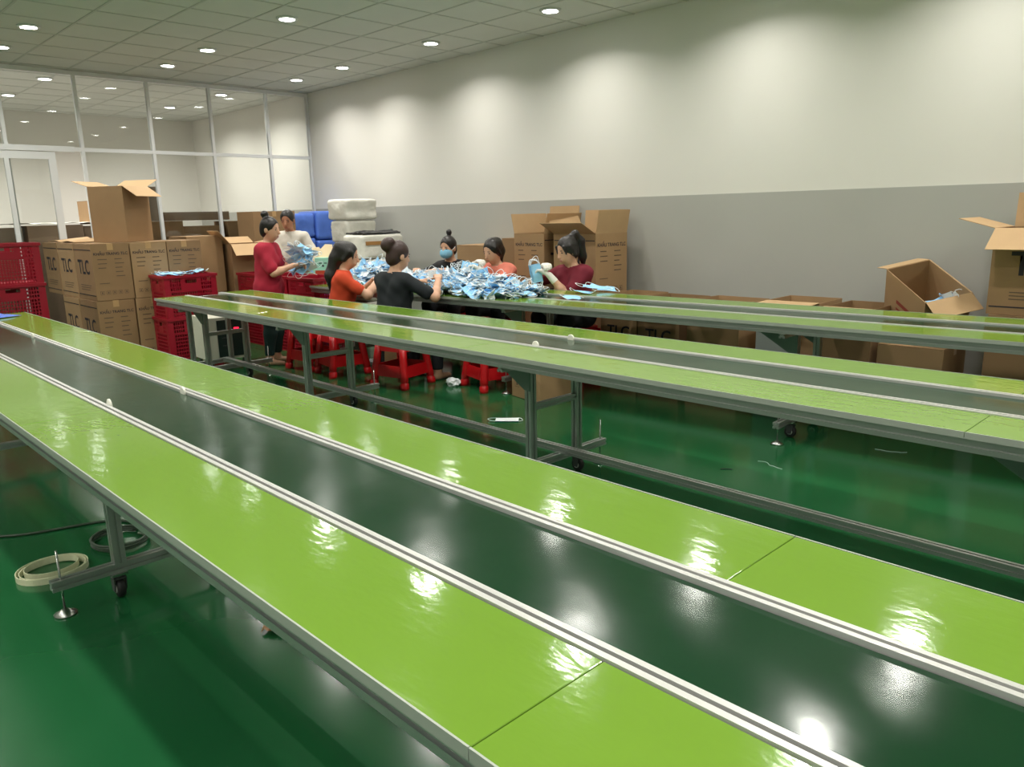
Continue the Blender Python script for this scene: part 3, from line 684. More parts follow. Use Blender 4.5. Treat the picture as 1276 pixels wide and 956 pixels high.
# ------------------------------------------------------------------ red plastic stools
def make_stool():
    t = thing('plastic_stool', 'x', 'stool'); HS = 0.425; a, b = 0.135, 0.185
    bm = BM(); bbox(bm, (-a-0.01, -a-0.01, HS-0.035), (a+0.01, a+0.01, HS)); bevel(bm, 0.015, 3); part('seat', bm, M['stool'], t, smooth=False)
    for sx in (-1, 1):
        for sy in (-1, 1):
            bm = BM(); rings = []
            for z, g in ((HS-0.03, 1.0), (0.26, 1.02), (0.12, 1.06), (0.075, 1.08), (0.07, 0.95), (0.06, 0.95), (0.055, 1.12), (0.02, 1.15), (0.0, 1.1)):
                u = a + (b-a)*(1-z/HS); c = Vector((sx*u, sy*u, z)); r = 0.034*g
                rings.append([bm.verts.new(c + Vector((r*math.cos(k*math.pi/6), r*math.sin(k*math.pi/6), 0))) for k in range(12)])
            for A, B in zip(rings, rings[1:]):
                for k in range(12): bm.faces.new((A[k], B[k], B[(k+1) % 12], A[(k+1) % 12]))
            bm.faces.new(rings[0]); bm.faces.new(list(reversed(rings[-1])))
            bmesh.ops.recalc_face_normals(bm, faces=list(bm.faces)); part('leg', bm, M['stool'], t, smooth=True)
    for k in range(4):
        rot = Matrix.Rotation(k*math.pi/2, 3, 'Z')
        bm = BM()
        for z0, z1, nm in ((0.10, 0.20, 0), (HS-0.10, HS-0.03, 1)):
            u0 = a + (b-a)*(1-z0/HS); u1 = a + (b-a)*(1-z1/HS)
            P_ = [(-u0+0.02, -u0-0.012, z0), (u0-0.02, -u0-0.012, z0), (u1-0.02, -u1-0.012, z1), (-u1+0.02, -u1-0.012, z1)]
            vo = [bm.verts.new(rot @ Vector(p)) for p in P_]; vi = [bm.verts.new(rot @ (Vector(p)+Vector((0, 0.012, 0)))) for p in P_]
            bm.faces.new(vo); bm.faces.new(list(reversed(vi)))
            for i in range(4): bm.faces.new((vo[i], vi[i], vi[(i+1) % 4], vo[(i+1) % 4]))
        bmesh.ops.recalc_face_normals(bm, faces=list(bm.faces))
        part('side_panel', bm, M['stool'], t)
    return t
_st = None
GT = 'red plastic stools'
for lb, x, y, z, rz in (('red plastic stool on the floor next to the standing woman', -6.98, 3.95, 0, 5), ('red plastic stool under the woman in orange', -6.5, 3.98, 0, -8),
                        ('red plastic stool under the woman in black seen from behind', -5.62, 4.06, 0, 12), ('empty red plastic stool pushed under the conveyor near the small carton', -4.92, 4.52, 0, -14),
                        ('red plastic stool under the woman in maroon', -4.86, 5.60, 0, 4), ('red plastic stool under the woman in pink', -5.92, 5.62, 0, 0), ('red plastic stool under the masked woman', -6.66, 5.60, 0, 3)):
    if _st is None: t = _st = make_stool()
    else: t = copy_tree(_st)
    t.location = (x, y, z); t.rotation_euler = (0, 0, R(rz)); tag(t, lb, 'stool', GT)

# ------------------------------------------------------------------ wrapped bales
def bale(label, lo, hi, m, seed, bulge=0.02, tape=None, group=None):
    c = Vector([(a+b)/2 for a, b in zip(lo, hi)]); s = Vector([b-a for a, b in zip(lo, hi)])
    t = thing('wrapped_bale', label, 'bale', (c.x, c.y, lo[2]), 0, group)
    bm = BM(); n = 15; bmesh.ops.create_cube(bm, size=1.0); bmesh.ops.subdivide_edges(bm, edges=list(bm.edges), cuts=n, use_grid_fill=True)
    q = random.Random(seed); ph = [q.uniform(0, 6) for _ in range(6)]
    for v in bm.verts:
        p = v.co*2; r = 1.0
        k = [abs(p.x)**12, abs(p.y)**12, abs(p.z)**12]; nrm = (sum(k))**(1/12.0)
        p2 = Vector((p.x, p.y, p.z))/max(nrm, 1e-6)*max(abs(p.x), abs(p.y), abs(p.z))
        wv = 1 + bulge*(math.sin(3*p.x+ph[0])*math.sin(4*p.z+ph[1]) + math.sin(5*p.y+ph[2])*math.cos(3*p.z+ph[3])) + bulge*0.45*math.sin(13*p.x+9*p.z+ph[4])*math.sin(11*p.y-7*p.z+ph[5]) + q.uniform(-0.009, 0.009)
        if abs(p.z) > 0.98: wv = min(wv, 1.0)
        v.co = Vector((p2.x*s.x/2*wv, p2.y*s.y/2*wv, s.z/2 + p2.z*s.z/2))
    part('wrapping', bm, M[m], t, smooth=True)
    if tape:
        bm = BM(); y0, y1, z0, z1 = tape; bbox(bm, (s.x/2-0.004, y0, z0), (s.x/2+0.008, y1, z1)); part('tape_label', bm, M['tape_brown'], t)
    return t
GBL = 'blue film-wrapped bales'; GWH = 'white wrapped bales'
bz = [0.0, 0.42, 0.84, 1.22, 1.57]
for k in range(4):
    nm = ('bottom', 'second', 'third', 'top')[k]
    bale(f'blue wrapped bale, {nm} of the pile next to the red-printed carton', (-10.85, 5.66, bz[k]), (-10.30, 6.02, bz[k+1]-0.004), 'blue_bale', k, 0.012, group=GBL)
bz = [0.0, 0.38, 0.78, 1.18, 1.60]
for k in range(4):
    nm = ('bottom', 'second', 'third', 'top')[k]
    bale(f'blue wrapped bale, {nm} of the pile next to the white bales', (-10.85, 6.03, bz[k]), (-10.28, 6.38, bz[k+1]-0.004), 'blue_bale', 10+k, 0.012, group=GBL)
bz = [0.0, 0.42, 0.80, 1.16, 1.46, 1.74]
for k in range(5):
    nm = ('bottom', 'second', 'third', 'fourth', 'top')[k]; d = 0.0 if k < 4 else 0.02
    bale(f'white wrapped bale, {nm} of the tall pile by the back wall', (-9.44-d, 5.74-d, bz[k]), (-9.0+d, 6.20+d, bz[k+1]-0.004), 'white_bale', 20+k, 0.022, tape=(-0.20, -0.09, 0.14, 0.18) if k == 2 else None, group=GWH)
bz = [0.0, 0.45, 0.98, 1.28]
for k in range(3):
    nm = ('bottom', 'middle', 'top')[k]
    bale(f'white wrapped bale, {nm} of the low pile with black film on it', (-8.66, 5.43, bz[k]), (-8.20, 6.06, bz[k+1]-0.004), 'white_bale', 30+k, 0.022, tape=(-0.27, -0.03, 0.17, 0.215) if k == 2 else None, group=GWH)
t = thing('black_film', 'crumpled black plastic film lying on the low pile of white bales', 'plastic film', (-8.43, 5.75, 1.277))
bm = BM(); q = random.Random(9); rows = []
for i in range(13):
    rows.append([bm.verts.new((-0.20+0.40*i/12, -0.28+0.56*j/7, 0.004+0.045*q.random()*(1-abs(i-6)/7)+0.015)) for j in range(8)])
for A, B in zip(rows, rows[1:]):
    for k in range(7): bm.faces.new((A[k], B[k], B[k+1], A[k+1]))
e_ = bmesh.ops.extrude_face_region(bm, geom=list(bm.faces)); bmesh.ops.translate(bm, verts=[v for v in e_['geom'] if isinstance(v, bmesh.types.BMVert)], vec=(0, 0, -0.016))
bmesh.ops.recalc_face_normals(bm, faces=list(bm.faces)); part('sheet', bm, M['black_film'], t)

# ------------------------------------------------------------------ white work table with small boxes
TX, TY, TZ = -8.17, 5.05, 0.76
t = thing('work_table', 'white-topped table beyond the end of the far conveyor', 'table', (TX, TY, 0), R(3))
bm = BM(); bbox(bm, (-0.56, -0.33, TZ-0.025), (0.56, 0.33, TZ)); bevel(bm, 0.004, 1); part('tabletop', bm, M['table_white'], t)
bm = BM(); bbox(bm, (-0.52, -0.28, TZ-0.09), (0.52, 0.28, TZ-0.0255)); part('apron', bm, M['trouser'], t)
for sx in (-1, 1):
    for sy in (-1, 1):
        bm = BM(); tube(bm, [(sx*0.5, sy*0.26, 0), (sx*0.5, sy*0.26, TZ-0.09)], 0.016, 10); part('leg', bm, M['steel'], t)
def small_box(label, loc, size, rz, band=True):
    t = thing('printed_box', label, 'box', loc, rz); sx, sy, sz = size
    bm = BM(); bbox(bm, (-sx/2, -sy/2, 0), (sx/2, sy/2, sz)); bevel(bm, 0.003, 1); part('body', bm, M['mint'], t)
    if band:
        bm = BM(); bbox(bm, (-sx/2-0.001, -sy/2-0.001, sz*0.16), (sx/2+0.001, sy/2+0.001, sz*0.44)); part('red_band', bm, M['band_red'], t)
        bars(t, '-y', [(-0.05, sz*0.74, -0.015, sz*0.78), (0.015, sz*0.74, 0.05, sz*0.78), (-0.012, sz*0.60, 0.012, sz*0.68)], M['ink'], sx, sy)
    return t
small_box('mint green carton with dark red band on the white work table', (-8.30, 4.95, TZ+0.001), (0.20, 0.18, 0.27), R(38))
small_box('mint green box lying behind the banded one on the work table', (-8.46, 4.90, TZ+0.001), (0.14, 0.16, 0.20), R(30), False)
small_box('mint green box at the edge of the work table near the standing woman', (-7.98, 4.88, TZ+0.001), (0.24, 0.16, 0.05), R(15), False)
for k, (x, y, z, rx, ry, rz) in enumerate(((-8.48, 4.92, TZ+0.30, 60, 20, 30), (-8.40, 4.90, TZ+0.28, 68, -14, 40), (-8.32, 4.98, TZ+0.34, 55, 30, 12))):
    o = thing('paper_flap', 'cream folded card sticking up from the boxes on the work table', 'card', (x, y, z), 0, 'cream cards on the work table')
    o.rotation_euler = (R(rx), R(ry), R(rz))
    bm = BM(); prism(bm, [(-0.09, -0.11), (0.09, -0.11), (0.08, 0.05), (0.0, 0.11), (-0.08, 0.06)], (0, 0, -0.002), (0, 0, 0.002), (1, 0, 0), (0, 1, 0)); part('card', bm, M['cream'], o)

# control cabinet under the middle conveyor
t = thing('control_cabinet', 'beige electrical control cabinet with dark panel and red lamp under the conveyor', 'control cabinet', (-7.22, 3.32, 0.1), R(-4))
t.location = (-7.90, 3.38, 0.0)
bm = BM(); bbox(bm, (-0.20, -0.20, 0.09), (0.24, 0.23, 0.53)); bevel(bm, 0.006, 2); part('body', bm, M['beige'], t)
bm = BM(); bbox(bm, (0.24, -0.10, 0.12), (0.246, 0.19, 0.50)); dp = part('panel', bm, M['panel_dark'], t)
bm = BM(); bbox(bm, (0.246, 0.07, 0.40), (0.25, 0.12, 0.415)); part('red_lamp', bm, M['led'], dp)
for z in (0.23, 0.31, 0.39):
    bm = BM(); bbox(bm, (0.246, -0.06, z), (0.249, -0.01, z+0.012)); part('label_plate', bm, M['castor_plate'], dp)
for x in (-0.16, 0.2):
    for y in (-0.16, 0.16):
        bm = BM(); tube(bm, [(x, y, 0), (x, y, 0.09)], 0.014, 8); part('foot', bm, M['castor_plate'], t)

# ------------------------------------------------------------------ things on the floor
def ring_path(cx, cy, rx, ry, z, n, ph=0.0, jit=0.0, turns=1.0, q=random.Random(2)):
    return [(cx+(rx+q.uniform(-jit, jit))*math.cos(ph+2*math.pi*turns*k/n), cy+(ry+q.uniform(-jit, jit))*math.sin(ph+2*math.pi*turns*k/n), z) for k in range(n+1)]
t = thing('strap_coil', 'loose coil of pale flat plastic strap on the floor beside the castor', 'strap', (-3.68, 0.72, 0))
bm = BM()
for dr, z, dx in ((0.0, 0.014, 0), (-0.012, 0.016, 0.012), (-0.035, 0.02, -0.01)):
    pts = ring_path(dx, 0, 0.125+dr, 0.14+dr, z, 30, 0.5)
    n = len(pts); A = []; 
    for p in pts[:-1]:
        d = Vector((p[0]-dx, p[1], 0)).normalized()
        A.append([bm.verts.new(Vector(p)+d*a+Vector((0, 0, b))) for a, b in ((-0.0015, -0.0135), (0.0015, -0.0135), (0.0015, 0.0135), (-0.0015, 0.0135))])
    for i in range(len(A)):
        B = A[(i+1) % len(A)]
        for k in range(4): bm.faces.new((A[i][k], A[i][(k+1) % 4], B[(k+1) % 4], B[k]))
bmesh.ops.recalc_face_normals(bm, faces=list(bm.faces)); part('strap', bm, M['strap'], t)
t = thing('cable', 'grey-green cable coiled on the floor under the foremost conveyor and trailing off', 'cable', (-3.9, 1.02, 0))
bm = BM(); pts = ring_path(0.1, 0.02, 0.14, 0.12, 0.008, 90, 2.2, 0.004, 3.0)
pts = [(x, y, 0.008+0.010*(k/30)) for k, (x, y, z) in enumerate(pts)]
tube(bm, pts, 0.0065, 6); part('coil', bm, M['cable'], t)
bm = BM(); p0 = Vector(pts[0]); tail = [(-1.2, -1.0, 0.007), (-0.75, -0.62, 0.007), (-0.36, -0.38, 0.007), (-0.28, -0.12, 0.007), (-0.22, 0.10, 0.007), (-0.05, 0.16, 0.007), (p0.x, p0.y, 0.008)]
fine = []
for a, b_ in zip(tail, tail[1:]):
    for k in range(5): fine.append(Vector(a).lerp(Vector(b_), k/5))
fine.append(Vector(tail[-1]))
for _ in range(6): fine = [fine[0]] + [(fine[i-1]+fine[i]*2+fine[i+1])/4 for i in range(1, len(fine)-1)] + [fine[-1]]
tube(bm, fine, 0.0065, 6); part('tail', bm, M['cable'], t)
bm = BM(); tube(bm, ring_path(-0.12, 0.26, 0.10, 0.10, 0.007, 40, 1.0, 0.003, 2.0), 0.005, 6); part('loop', bm, M['cable'], t)
t = thing('torn_tape', 'scrap of torn brown tape on the floor under the foremost conveyor', 'tape scrap', (-2.5, 1.16, 0), R(30))
bm = BM(); rows = [[bm.verts.new((-0.04+0.08*i/6, -0.025+0.05*j/3, 0.003+0.02*abs(math.sin(i*1.3+j)))) for j in range(4)] for i in range(7)]
for A, B in zip(rows, rows[1:]):
    for k in range(3): bm.faces.new((A[k], B[k], B[k+1], A[k+1]))
part('scrap', bm, [M['tape_brown']], t)
t = thing('blue_cloth', 'small bright blue cloth at the end of the foremost conveyor', 'cloth', (-7.05, 1.28, HT+0.001), R(20))
bm = BM(); q = random.Random(4); rows = [[bm.verts.new((-0.10+0.20*i/9, -0.14+0.28*j/9, 0.006+0.03*q.random()*math.sin(math.pi*i/9)*math.sin(math.pi*j/9))) for j in range(10)] for i in range(10)]
for A, B in zip(rows, rows[1:]):
    for k in range(9): bm.faces.new((A[k], B[k], B[k+1], A[k+1]))
part('cloth', bm, M['cyan'], t, smooth=True)
def crumple(name, label, cat, loc, r, m, seed):
    t = thing(name, label, cat, loc); bm = BM(); bmesh.ops.create_icosphere(bm, subdivisions=3, radius=r); q = random.Random(seed)
    for v in bm.verts:
        k = 1+q.uniform(-0.22, 0.22); v.co = Vector((v.co.x*k*1.3, v.co.y*k, max(-r*0.55, v.co.z*k*0.7)+r*0.55))
    part('plastic', bm, M[m], t)
crumple('crumpled_wrapper', 'crumpled white plastic wrapper on the floor between two red stools', 'wrapper', (-5.22, 4.32, 0), 0.055, 'mask_white', 1)
crumple('crumpled_wrapper', 'crumpled white plastic wrapper on the floor beside the small brown carton', 'wrapper', (-6.62, 4.42, 0), 0.05, 'mask_white', 2)

# ------------------------------------------------------------------ surgical masks
def mask_geo(q, crumple_amt=1.0, n=8, m_=5):
    """vertices / faces / material ids of one pleated mask: blue outside, white inside, two ear loops"""
    V, Fc, I = [], [], []
    bend = q.uniform(-1, 1)*1.6*crumple_amt; tw = q.uniform(-0.7, 0.7)*crumple_amt; ph = q.uniform(0, 6); amp = 0.008*crumple_amt
    def S(u, v, off):
        x, y = (u-0.5)*0.172, (v-0.5)*0.092
        z = bend*x*x*3 + tw*x*y*6 + amp*math.sin(u*7+ph)*math.cos(v*5+ph) + 0.0022*math.sin(v*math.pi*6) + off
        return (x*(1-0.25*abs(bend)*abs(x)*4), y, z)
    for off, mi in ((0.0012, 0), (-0.0012, 1)):
        b0 = len(V)
        for i in range(n):
            for j in range(m_): V.append(S(i/(n-1), j/(m_-1), off))
        for i in range(n-1):
            for j in range(m_-1):
                f = (b0+i*m_+j, b0+(i+1)*m_+j, b0+(i+1)*m_+j+1, b0+i*m_+j+1)
                Fc.append(f if mi == 0 else tuple(reversed(f))); I.append(mi)
    for s in (0, 1):
        p0, p1 = Vector(S(s, 0, 0)), Vector(S(s, 1, 0)); out = (1 if s else -1)*q.uniform(0.03, 0.075); sw = q.uniform(-0.03, 0.03); lift = q.uniform(-0.01, 0.03)
        pts = []
        for k in range(9):
            t = k/8; c = p0.lerp(p1, t); a = math.sin(math.pi*t)
            pts.append(c + Vector((out*a**0.6, sw*a, lift*a)))
        b0 = len(V)
        for k, p in enumerate(pts):
            d = (pts[min(k+1, 8)]-pts[max(k-1, 0)]); a, b = frame_for(d)
            for t in range(3): V.append(tuple(p + a*0.0028*math.cos(t*2.094) + b*0.0028*math.sin(t*2.094)))
        for k in range(8):
            for t in range(3): Fc.append((b0+k*3+t, b0+k*3+(t+1) % 3, b0+k*3+3+(t+1) % 3, b0+k*3+3+t)); I.append(1)
    return V, Fc, I
def mask_mesh(V, Fc, I, name='face_mask'):
    me = bpy.data.meshes.new(name); me.from_pydata(V, [], Fc); me.materials.append(M['mask_blue']); me.materials.append(M['mask_white'])
    me.polygons.foreach_set('material_index', I); me.polygons.foreach_set('use_smooth', [True]*len(Fc)); me.update(); return me
qm = random.Random(21)
variants = [mask_mesh(*mask_geo(qm)) for _ in range(10)]
def lump(x, c, s, h): return h*math.exp(-((x-c)/s)**2)
def heap_h(x, v):
    h = lump(x, -6.88, 0.30, 0.21) + lump(x, -6.25, 0.30, 0.10) + lump(x, -5.62, 0.32, 0.14) + lump(x, -5.15, 0.30, 0.15) + lump(x, -4.82, 0.15, 0.09)
    c = 0.48 if x < -6 else 0.34 + 0.10*max(0, min(1, (-5.0-x)))
    return h*math.exp(-((v-c)/0.24)**2), c
GM = 'blue masks heaped on the conveyor'
cnt = 0
while cnt < 240:
    x = qm.uniform(-7.15, -4.62); _, c = heap_h(x, 0.5); v = qm.gauss(c, 0.17)
    h, _ = heap_h(x, v)
    if h < 0.018 or not 0.03 < v < 0.86: continue
    p = c3_pt(x, v)
    o = link('face_mask', variants[qm.randrange(10)], None, (p.x, p.y, HT + 0.012 + h*qm.uniform(0.86, 1.0)))
    g = h/0.2
    o.rotation_euler = (qm.gauss(0, 0.18+0.32*min(1, g)), qm.gauss(0, 0.18+0.25*min(1, g)), qm.uniform(0, 6.28))
    if qm.random() < 0.55: o.rotation_euler.x += math.pi
    tag(o, 'light blue disposable mask in the heap on the far conveyor', 'face mask', GM); cnt += 1
V, Fc, I = [], [], []
for k in range(420):
    while True:
        x = qm.uniform(-7.15, -4.6); _, c = heap_h(x, 0.5); v = qm.gauss(c, 0.17); h, _ = heap_h(x, v)
        if h > 0.02: break
    p = c3_pt(x, v); mt = Matrix.Translation((p.x, p.y, HT+0.014+h*qm.uniform(0.1, 0.84))) @ Matrix.Rotation(qm.uniform(0, 6.28), 4, 'Z') @ Matrix.Rotation(qm.gauss(0, 0.3), 4, 'X') @ Matrix.Rotation(qm.gauss(0, 0.3), 4, 'Y')
    vv, ff, ii = mask_geo(qm, 1.0, 5, 3); b0 = len(V)
    V += [tuple(mt @ Vector(a)) for a in vv]; Fc += [tuple(b0+i for i in f) for f in ff]; I += ii
o = link('face_mask_pile', mask_mesh(V, Fc, I, 'face_mask_pile')); tag(o, 'inner layers of the blue mask heap on the far conveyor', 'face masks', kind='stuff')
def single_mask(label, loc, rot, seed, amt=0.3, group=None):
    o = link('face_mask', mask_mesh(*mask_geo(random.Random(seed), amt)), None, loc, rot); tag(o, label, 'face mask', group); return o
p = atz(632, 524, 0)
single_mask('lone blue-white mask lying on the green floor', (p.x, p.y, 0.006), (math.pi, 0, R(42)), 3, 0.05)
for k, (px, py, dz, a) in enumerate(((726, 366, 0.012, 20), (738, 362, 0.03, 40), (745, 366, 0.05, 10), (715, 372, 0.006, 75), (755, 363, 0.02, 55))):
    p = atz(px, py, HT); single_mask('blue mask in the little fan of masks beside the heap', (p.x, p.y, HT+0.006+dz), (R(k*5), 0.1, R(a)), 40+k, 0.35, 'fan of masks at the end of the heap')
# masks in the tilted carton and on the crate
for k in range(5):
    single_mask('blue mask inside the tilted open carton', (-1.80+0.03*k, 5.93-0.012*k, 0.80+0.02*(k % 3)), (0.5*k, 0.3*k-0.5, 1.1*k), 60+k, 1.0, 'masks in the tilted carton')
for k in range(14):
    single_mask('pale mask laid over the top of the red crate at the conveyor end', (-8.77+0.12*((k % 3)-1), 3.20+0.03*k, 0.925+0.008*(k % 3)), (0.15*(k % 3-1), 0.1, R(25*k)), 80+k, 0.5, 'masks filling the red crate')

# ------------------------------------------------------------------ people: bodies as one smooth surface
def surface_net(F, o, h):
    s = F < 0
    c8 = [(i, j, k) for i in (0, 1) for j in (0, 1) for k in (0, 1)]
    nx, ny, nz = F.shape
    cnt = sum(s[i:nx-1+i, j:ny-1+j, k:nz-1+k].astype(np.int8) for i, j, k in c8)
    act = (cnt > 0) & (cnt < 8); cells = np.argwhere(act)
    idx = np.full(act.shape, -1, np.int64); idx[act] = np.arange(len(cells))
    vals = np.stack([F[cells[:, 0]+i, cells[:, 1]+j, cells[:, 2]+k] for i, j, k in c8], 1)
    acc = np.zeros((len(cells), 3)); num = np.zeros(len(cells))
    for a in range(8):
        for b in range(a+1, 8):
            if sum(abs(x-y) for x, y in zip(c8[a], c8[b])) != 1: continue
            va, vb = vals[:, a], vals[:, b]; m = (va < 0) != (vb < 0)
            t = np.where(m, va/np.where(m, va-vb, 1), 0)
            p = np.array(c8[a], float)[None] + t[:, None]*(np.array(c8[b], float)-np.array(c8[a], float))[None]
            acc[m] += p[m]; num[m] += 1
    V = (cells + acc/num[:, None])*h + o
    quads = []
    for ax in range(3):
        sl0 = [slice(None)]*3; sl1 = [slice(None)]*3; sl0[ax] = slice(0, -1); sl1[ax] = slice(1, None)
        A, B = s[tuple(sl0)], s[tuple(sl1)]; e = np.argwhere(A != B); fl = A[tuple(e.T)]
        u, v = [(1, 2), (2, 0), (0, 1)][ax]
        e_ok = (e[:, u] > 0) & (e[:, v] > 0) & (e[:, u] < F.shape[u]-1) & (e[:, v] < F.shape[v]-1); e = e[e_ok]; fl = fl[e_ok]
        def cell(du, dv):
            c = e.copy(); c[:, u] += du; c[:, v] += dv; return idx[tuple(c.T)]
        q = np.stack([cell(-1, -1), cell(0, -1), cell(0, 0), cell(-1, 0)], 1)
        q[~fl] = q[~fl][:, ::-1]; quads.append(q)
    return V, np.concatenate(quads)
class Sdf:
    def __init__(self): self.p = []; self.cut = []; self.lo = None; self.hi = None
    def cap(self, a, b, r1, r2=None, k=0.02, sq=None):
        self.p.append(('c', np.array(a, float), np.array(b, float), r1, r1 if r2 is None else r2, k, sq)); return self
    def ell(self, c, r, k=0.02, rot=None):
        self.p.append(('e', np.array(c, float), np.array(r, float), rot, None, k, None)); return self
    def chain(self, pts, rs, k=0.015):
        for a, b, r1, r2 in zip(pts, pts[1:], rs, rs[1:]): self.cap(a, b, r1, r2, k)
        return self
    def inflate(self, d):
        n = Sdf()
        for q in self.p:
            q = list(q)
            if q[0] == 'c': q[3] += d; q[4] += d
            else: q[2] = q[2]+d
            n.p.append(tuple(q))
        return n
    def mesh(self, name, m, parent, h=0.007, wrinkle=0.0, cuts=(), planes=()):
        pad = 0.05; los, his = [], []
        for q in self.p:
            if q[0] == 'c': r = max(q[3], q[4]); los.append(np.minimum(q[1], q[2])-r); his.append(np.maximum(q[1], q[2])+r)
            else: r = q[2].max(); los.append(q[1]-r); his.append(q[1]+r)
        lo = np.min(los, 0)-0.02; hi = np.max(his, 0)+0.02
        N = np.ceil((hi-lo)/h).astype(int)+1
        F = np.full(N, 0.2, np.float32)
        ax = [lo[i]+h*np.arange(N[i]) for i in range(3)]
        for q, l, g in zip(self.p, los, his):
            a = np.maximum(((l-pad-lo)/h).astype(int), 0); b = np.minimum(np.ceil((g+pad-lo)/h).astype(int)+1, N)
            X, Y, Z = np.meshgrid(*[ax[i][a[i]:b[i]] for i in range(3)], indexing='ij')
            if q[0] == 'c':
                A, B, r1, r2, k = q[1:6]; d = B-A; L2 = float(d@d)+1e-9
                t = np.clip(((X-A[0])*d[0]+(Y-A[1])*d[1]+(Z-A[2])*d[2])/L2, 0, 1)
                D = np.sqrt((X-A[0]-t*d[0])**2+(Y-A[1]-t*d[1])**2+(Z-A[2]-t*d[2])**2) - (r1+t*(r2-r1))
            else:
                c, r, rot, k = q[1], q[2], q[3], q[5]
                P = np.stack([X-c[0], Y-c[1], Z-c[2]], -1)
                if rot is not None: P = P @ rot
                Q = P/r; l0 = np.sqrt((Q**2).sum(-1)); l1 = np.sqrt(((Q/r)**2).sum(-1))+1e-9
                D = l0*(l0-1)/l1
            S = F[a[0]:b[0], a[1]:b[1], a[2]:b[2]]
            hh = np.maximum(k-np.abs(S-D), 0)/k
            F[a[0]:b[0], a[1]:b[1], a[2]:b[2]] = np.minimum(S, D)-hh*hh*k*0.25
        if cuts or planes or wrinkle:
            X, Y, Z = np.meshgrid(*ax, indexing='ij')
            if wrinkle: F = F + wrinkle*(np.sin(X*38+Z*22)*np.sin(Z*31+Y*27)+0.5*np.sin(Y*55-Z*40))
            for cc in cuts:
                if cc[0] == 'e':
                    _, c, r, rot = cc; P = np.stack([X-c[0], Y-c[1], Z-c[2]], -1)
                    if rot is not None: P = P @ rot
                    Q = P/np.array(r); l0 = np.sqrt((Q**2).sum(-1)); l1 = np.sqrt(((Q/np.array(r))**2).sum(-1))+1e-9; D = l0*(l0-1)/l1
                else:
                    _, A, B, r = cc; A = np.array(A); B = np.array(B); d = B-A
                    t = np.clip(((X-A[0])*d[0]+(Y-A[1])*d[1]+(Z-A[2])*d[2])/(d@d), 0, 1)
                    D = np.sqrt((X-A[0]-t*d[0])**2+(Y-A[1]-t*d[1])**2+(Z-A[2]-t*d[2])**2)-r
                F = np.maximum(F, -D)
            for n, c in planes:
                F = np.maximum(F, X*n[0]+Y*n[1]+Z*n[2]-c)
        V, Q = surface_net(F, lo, h)
        me = bpy.data.meshes.new(name); me.from_pydata(V.tolist(), [], Q.tolist()); me.materials.append(m)
        me.polygons.foreach_set('use_smooth', [True]*len(me.polygons)); me.update()
        return link(name, me, parent)
def unit(v): v = np.array(v, float); return v/np.linalg.norm(v)
def ik(S, T, l1, l2, hint):
    d = T-S; L = np.linalg.norm(d); L2 = min(L, (l1+l2)*0.985); T = S+d/L*L2; L = L2
    a = (l1*l1-l2*l2+L*L)/(2*L); hgt = math.sqrt(max(l1*l1-a*a, 0)); u = d/np.linalg.norm(d)
    hv = np.array(hint, float); hv = hv-u*(hv@u); hv = unit(hv)
    return S+u*a+hv*hgt, T
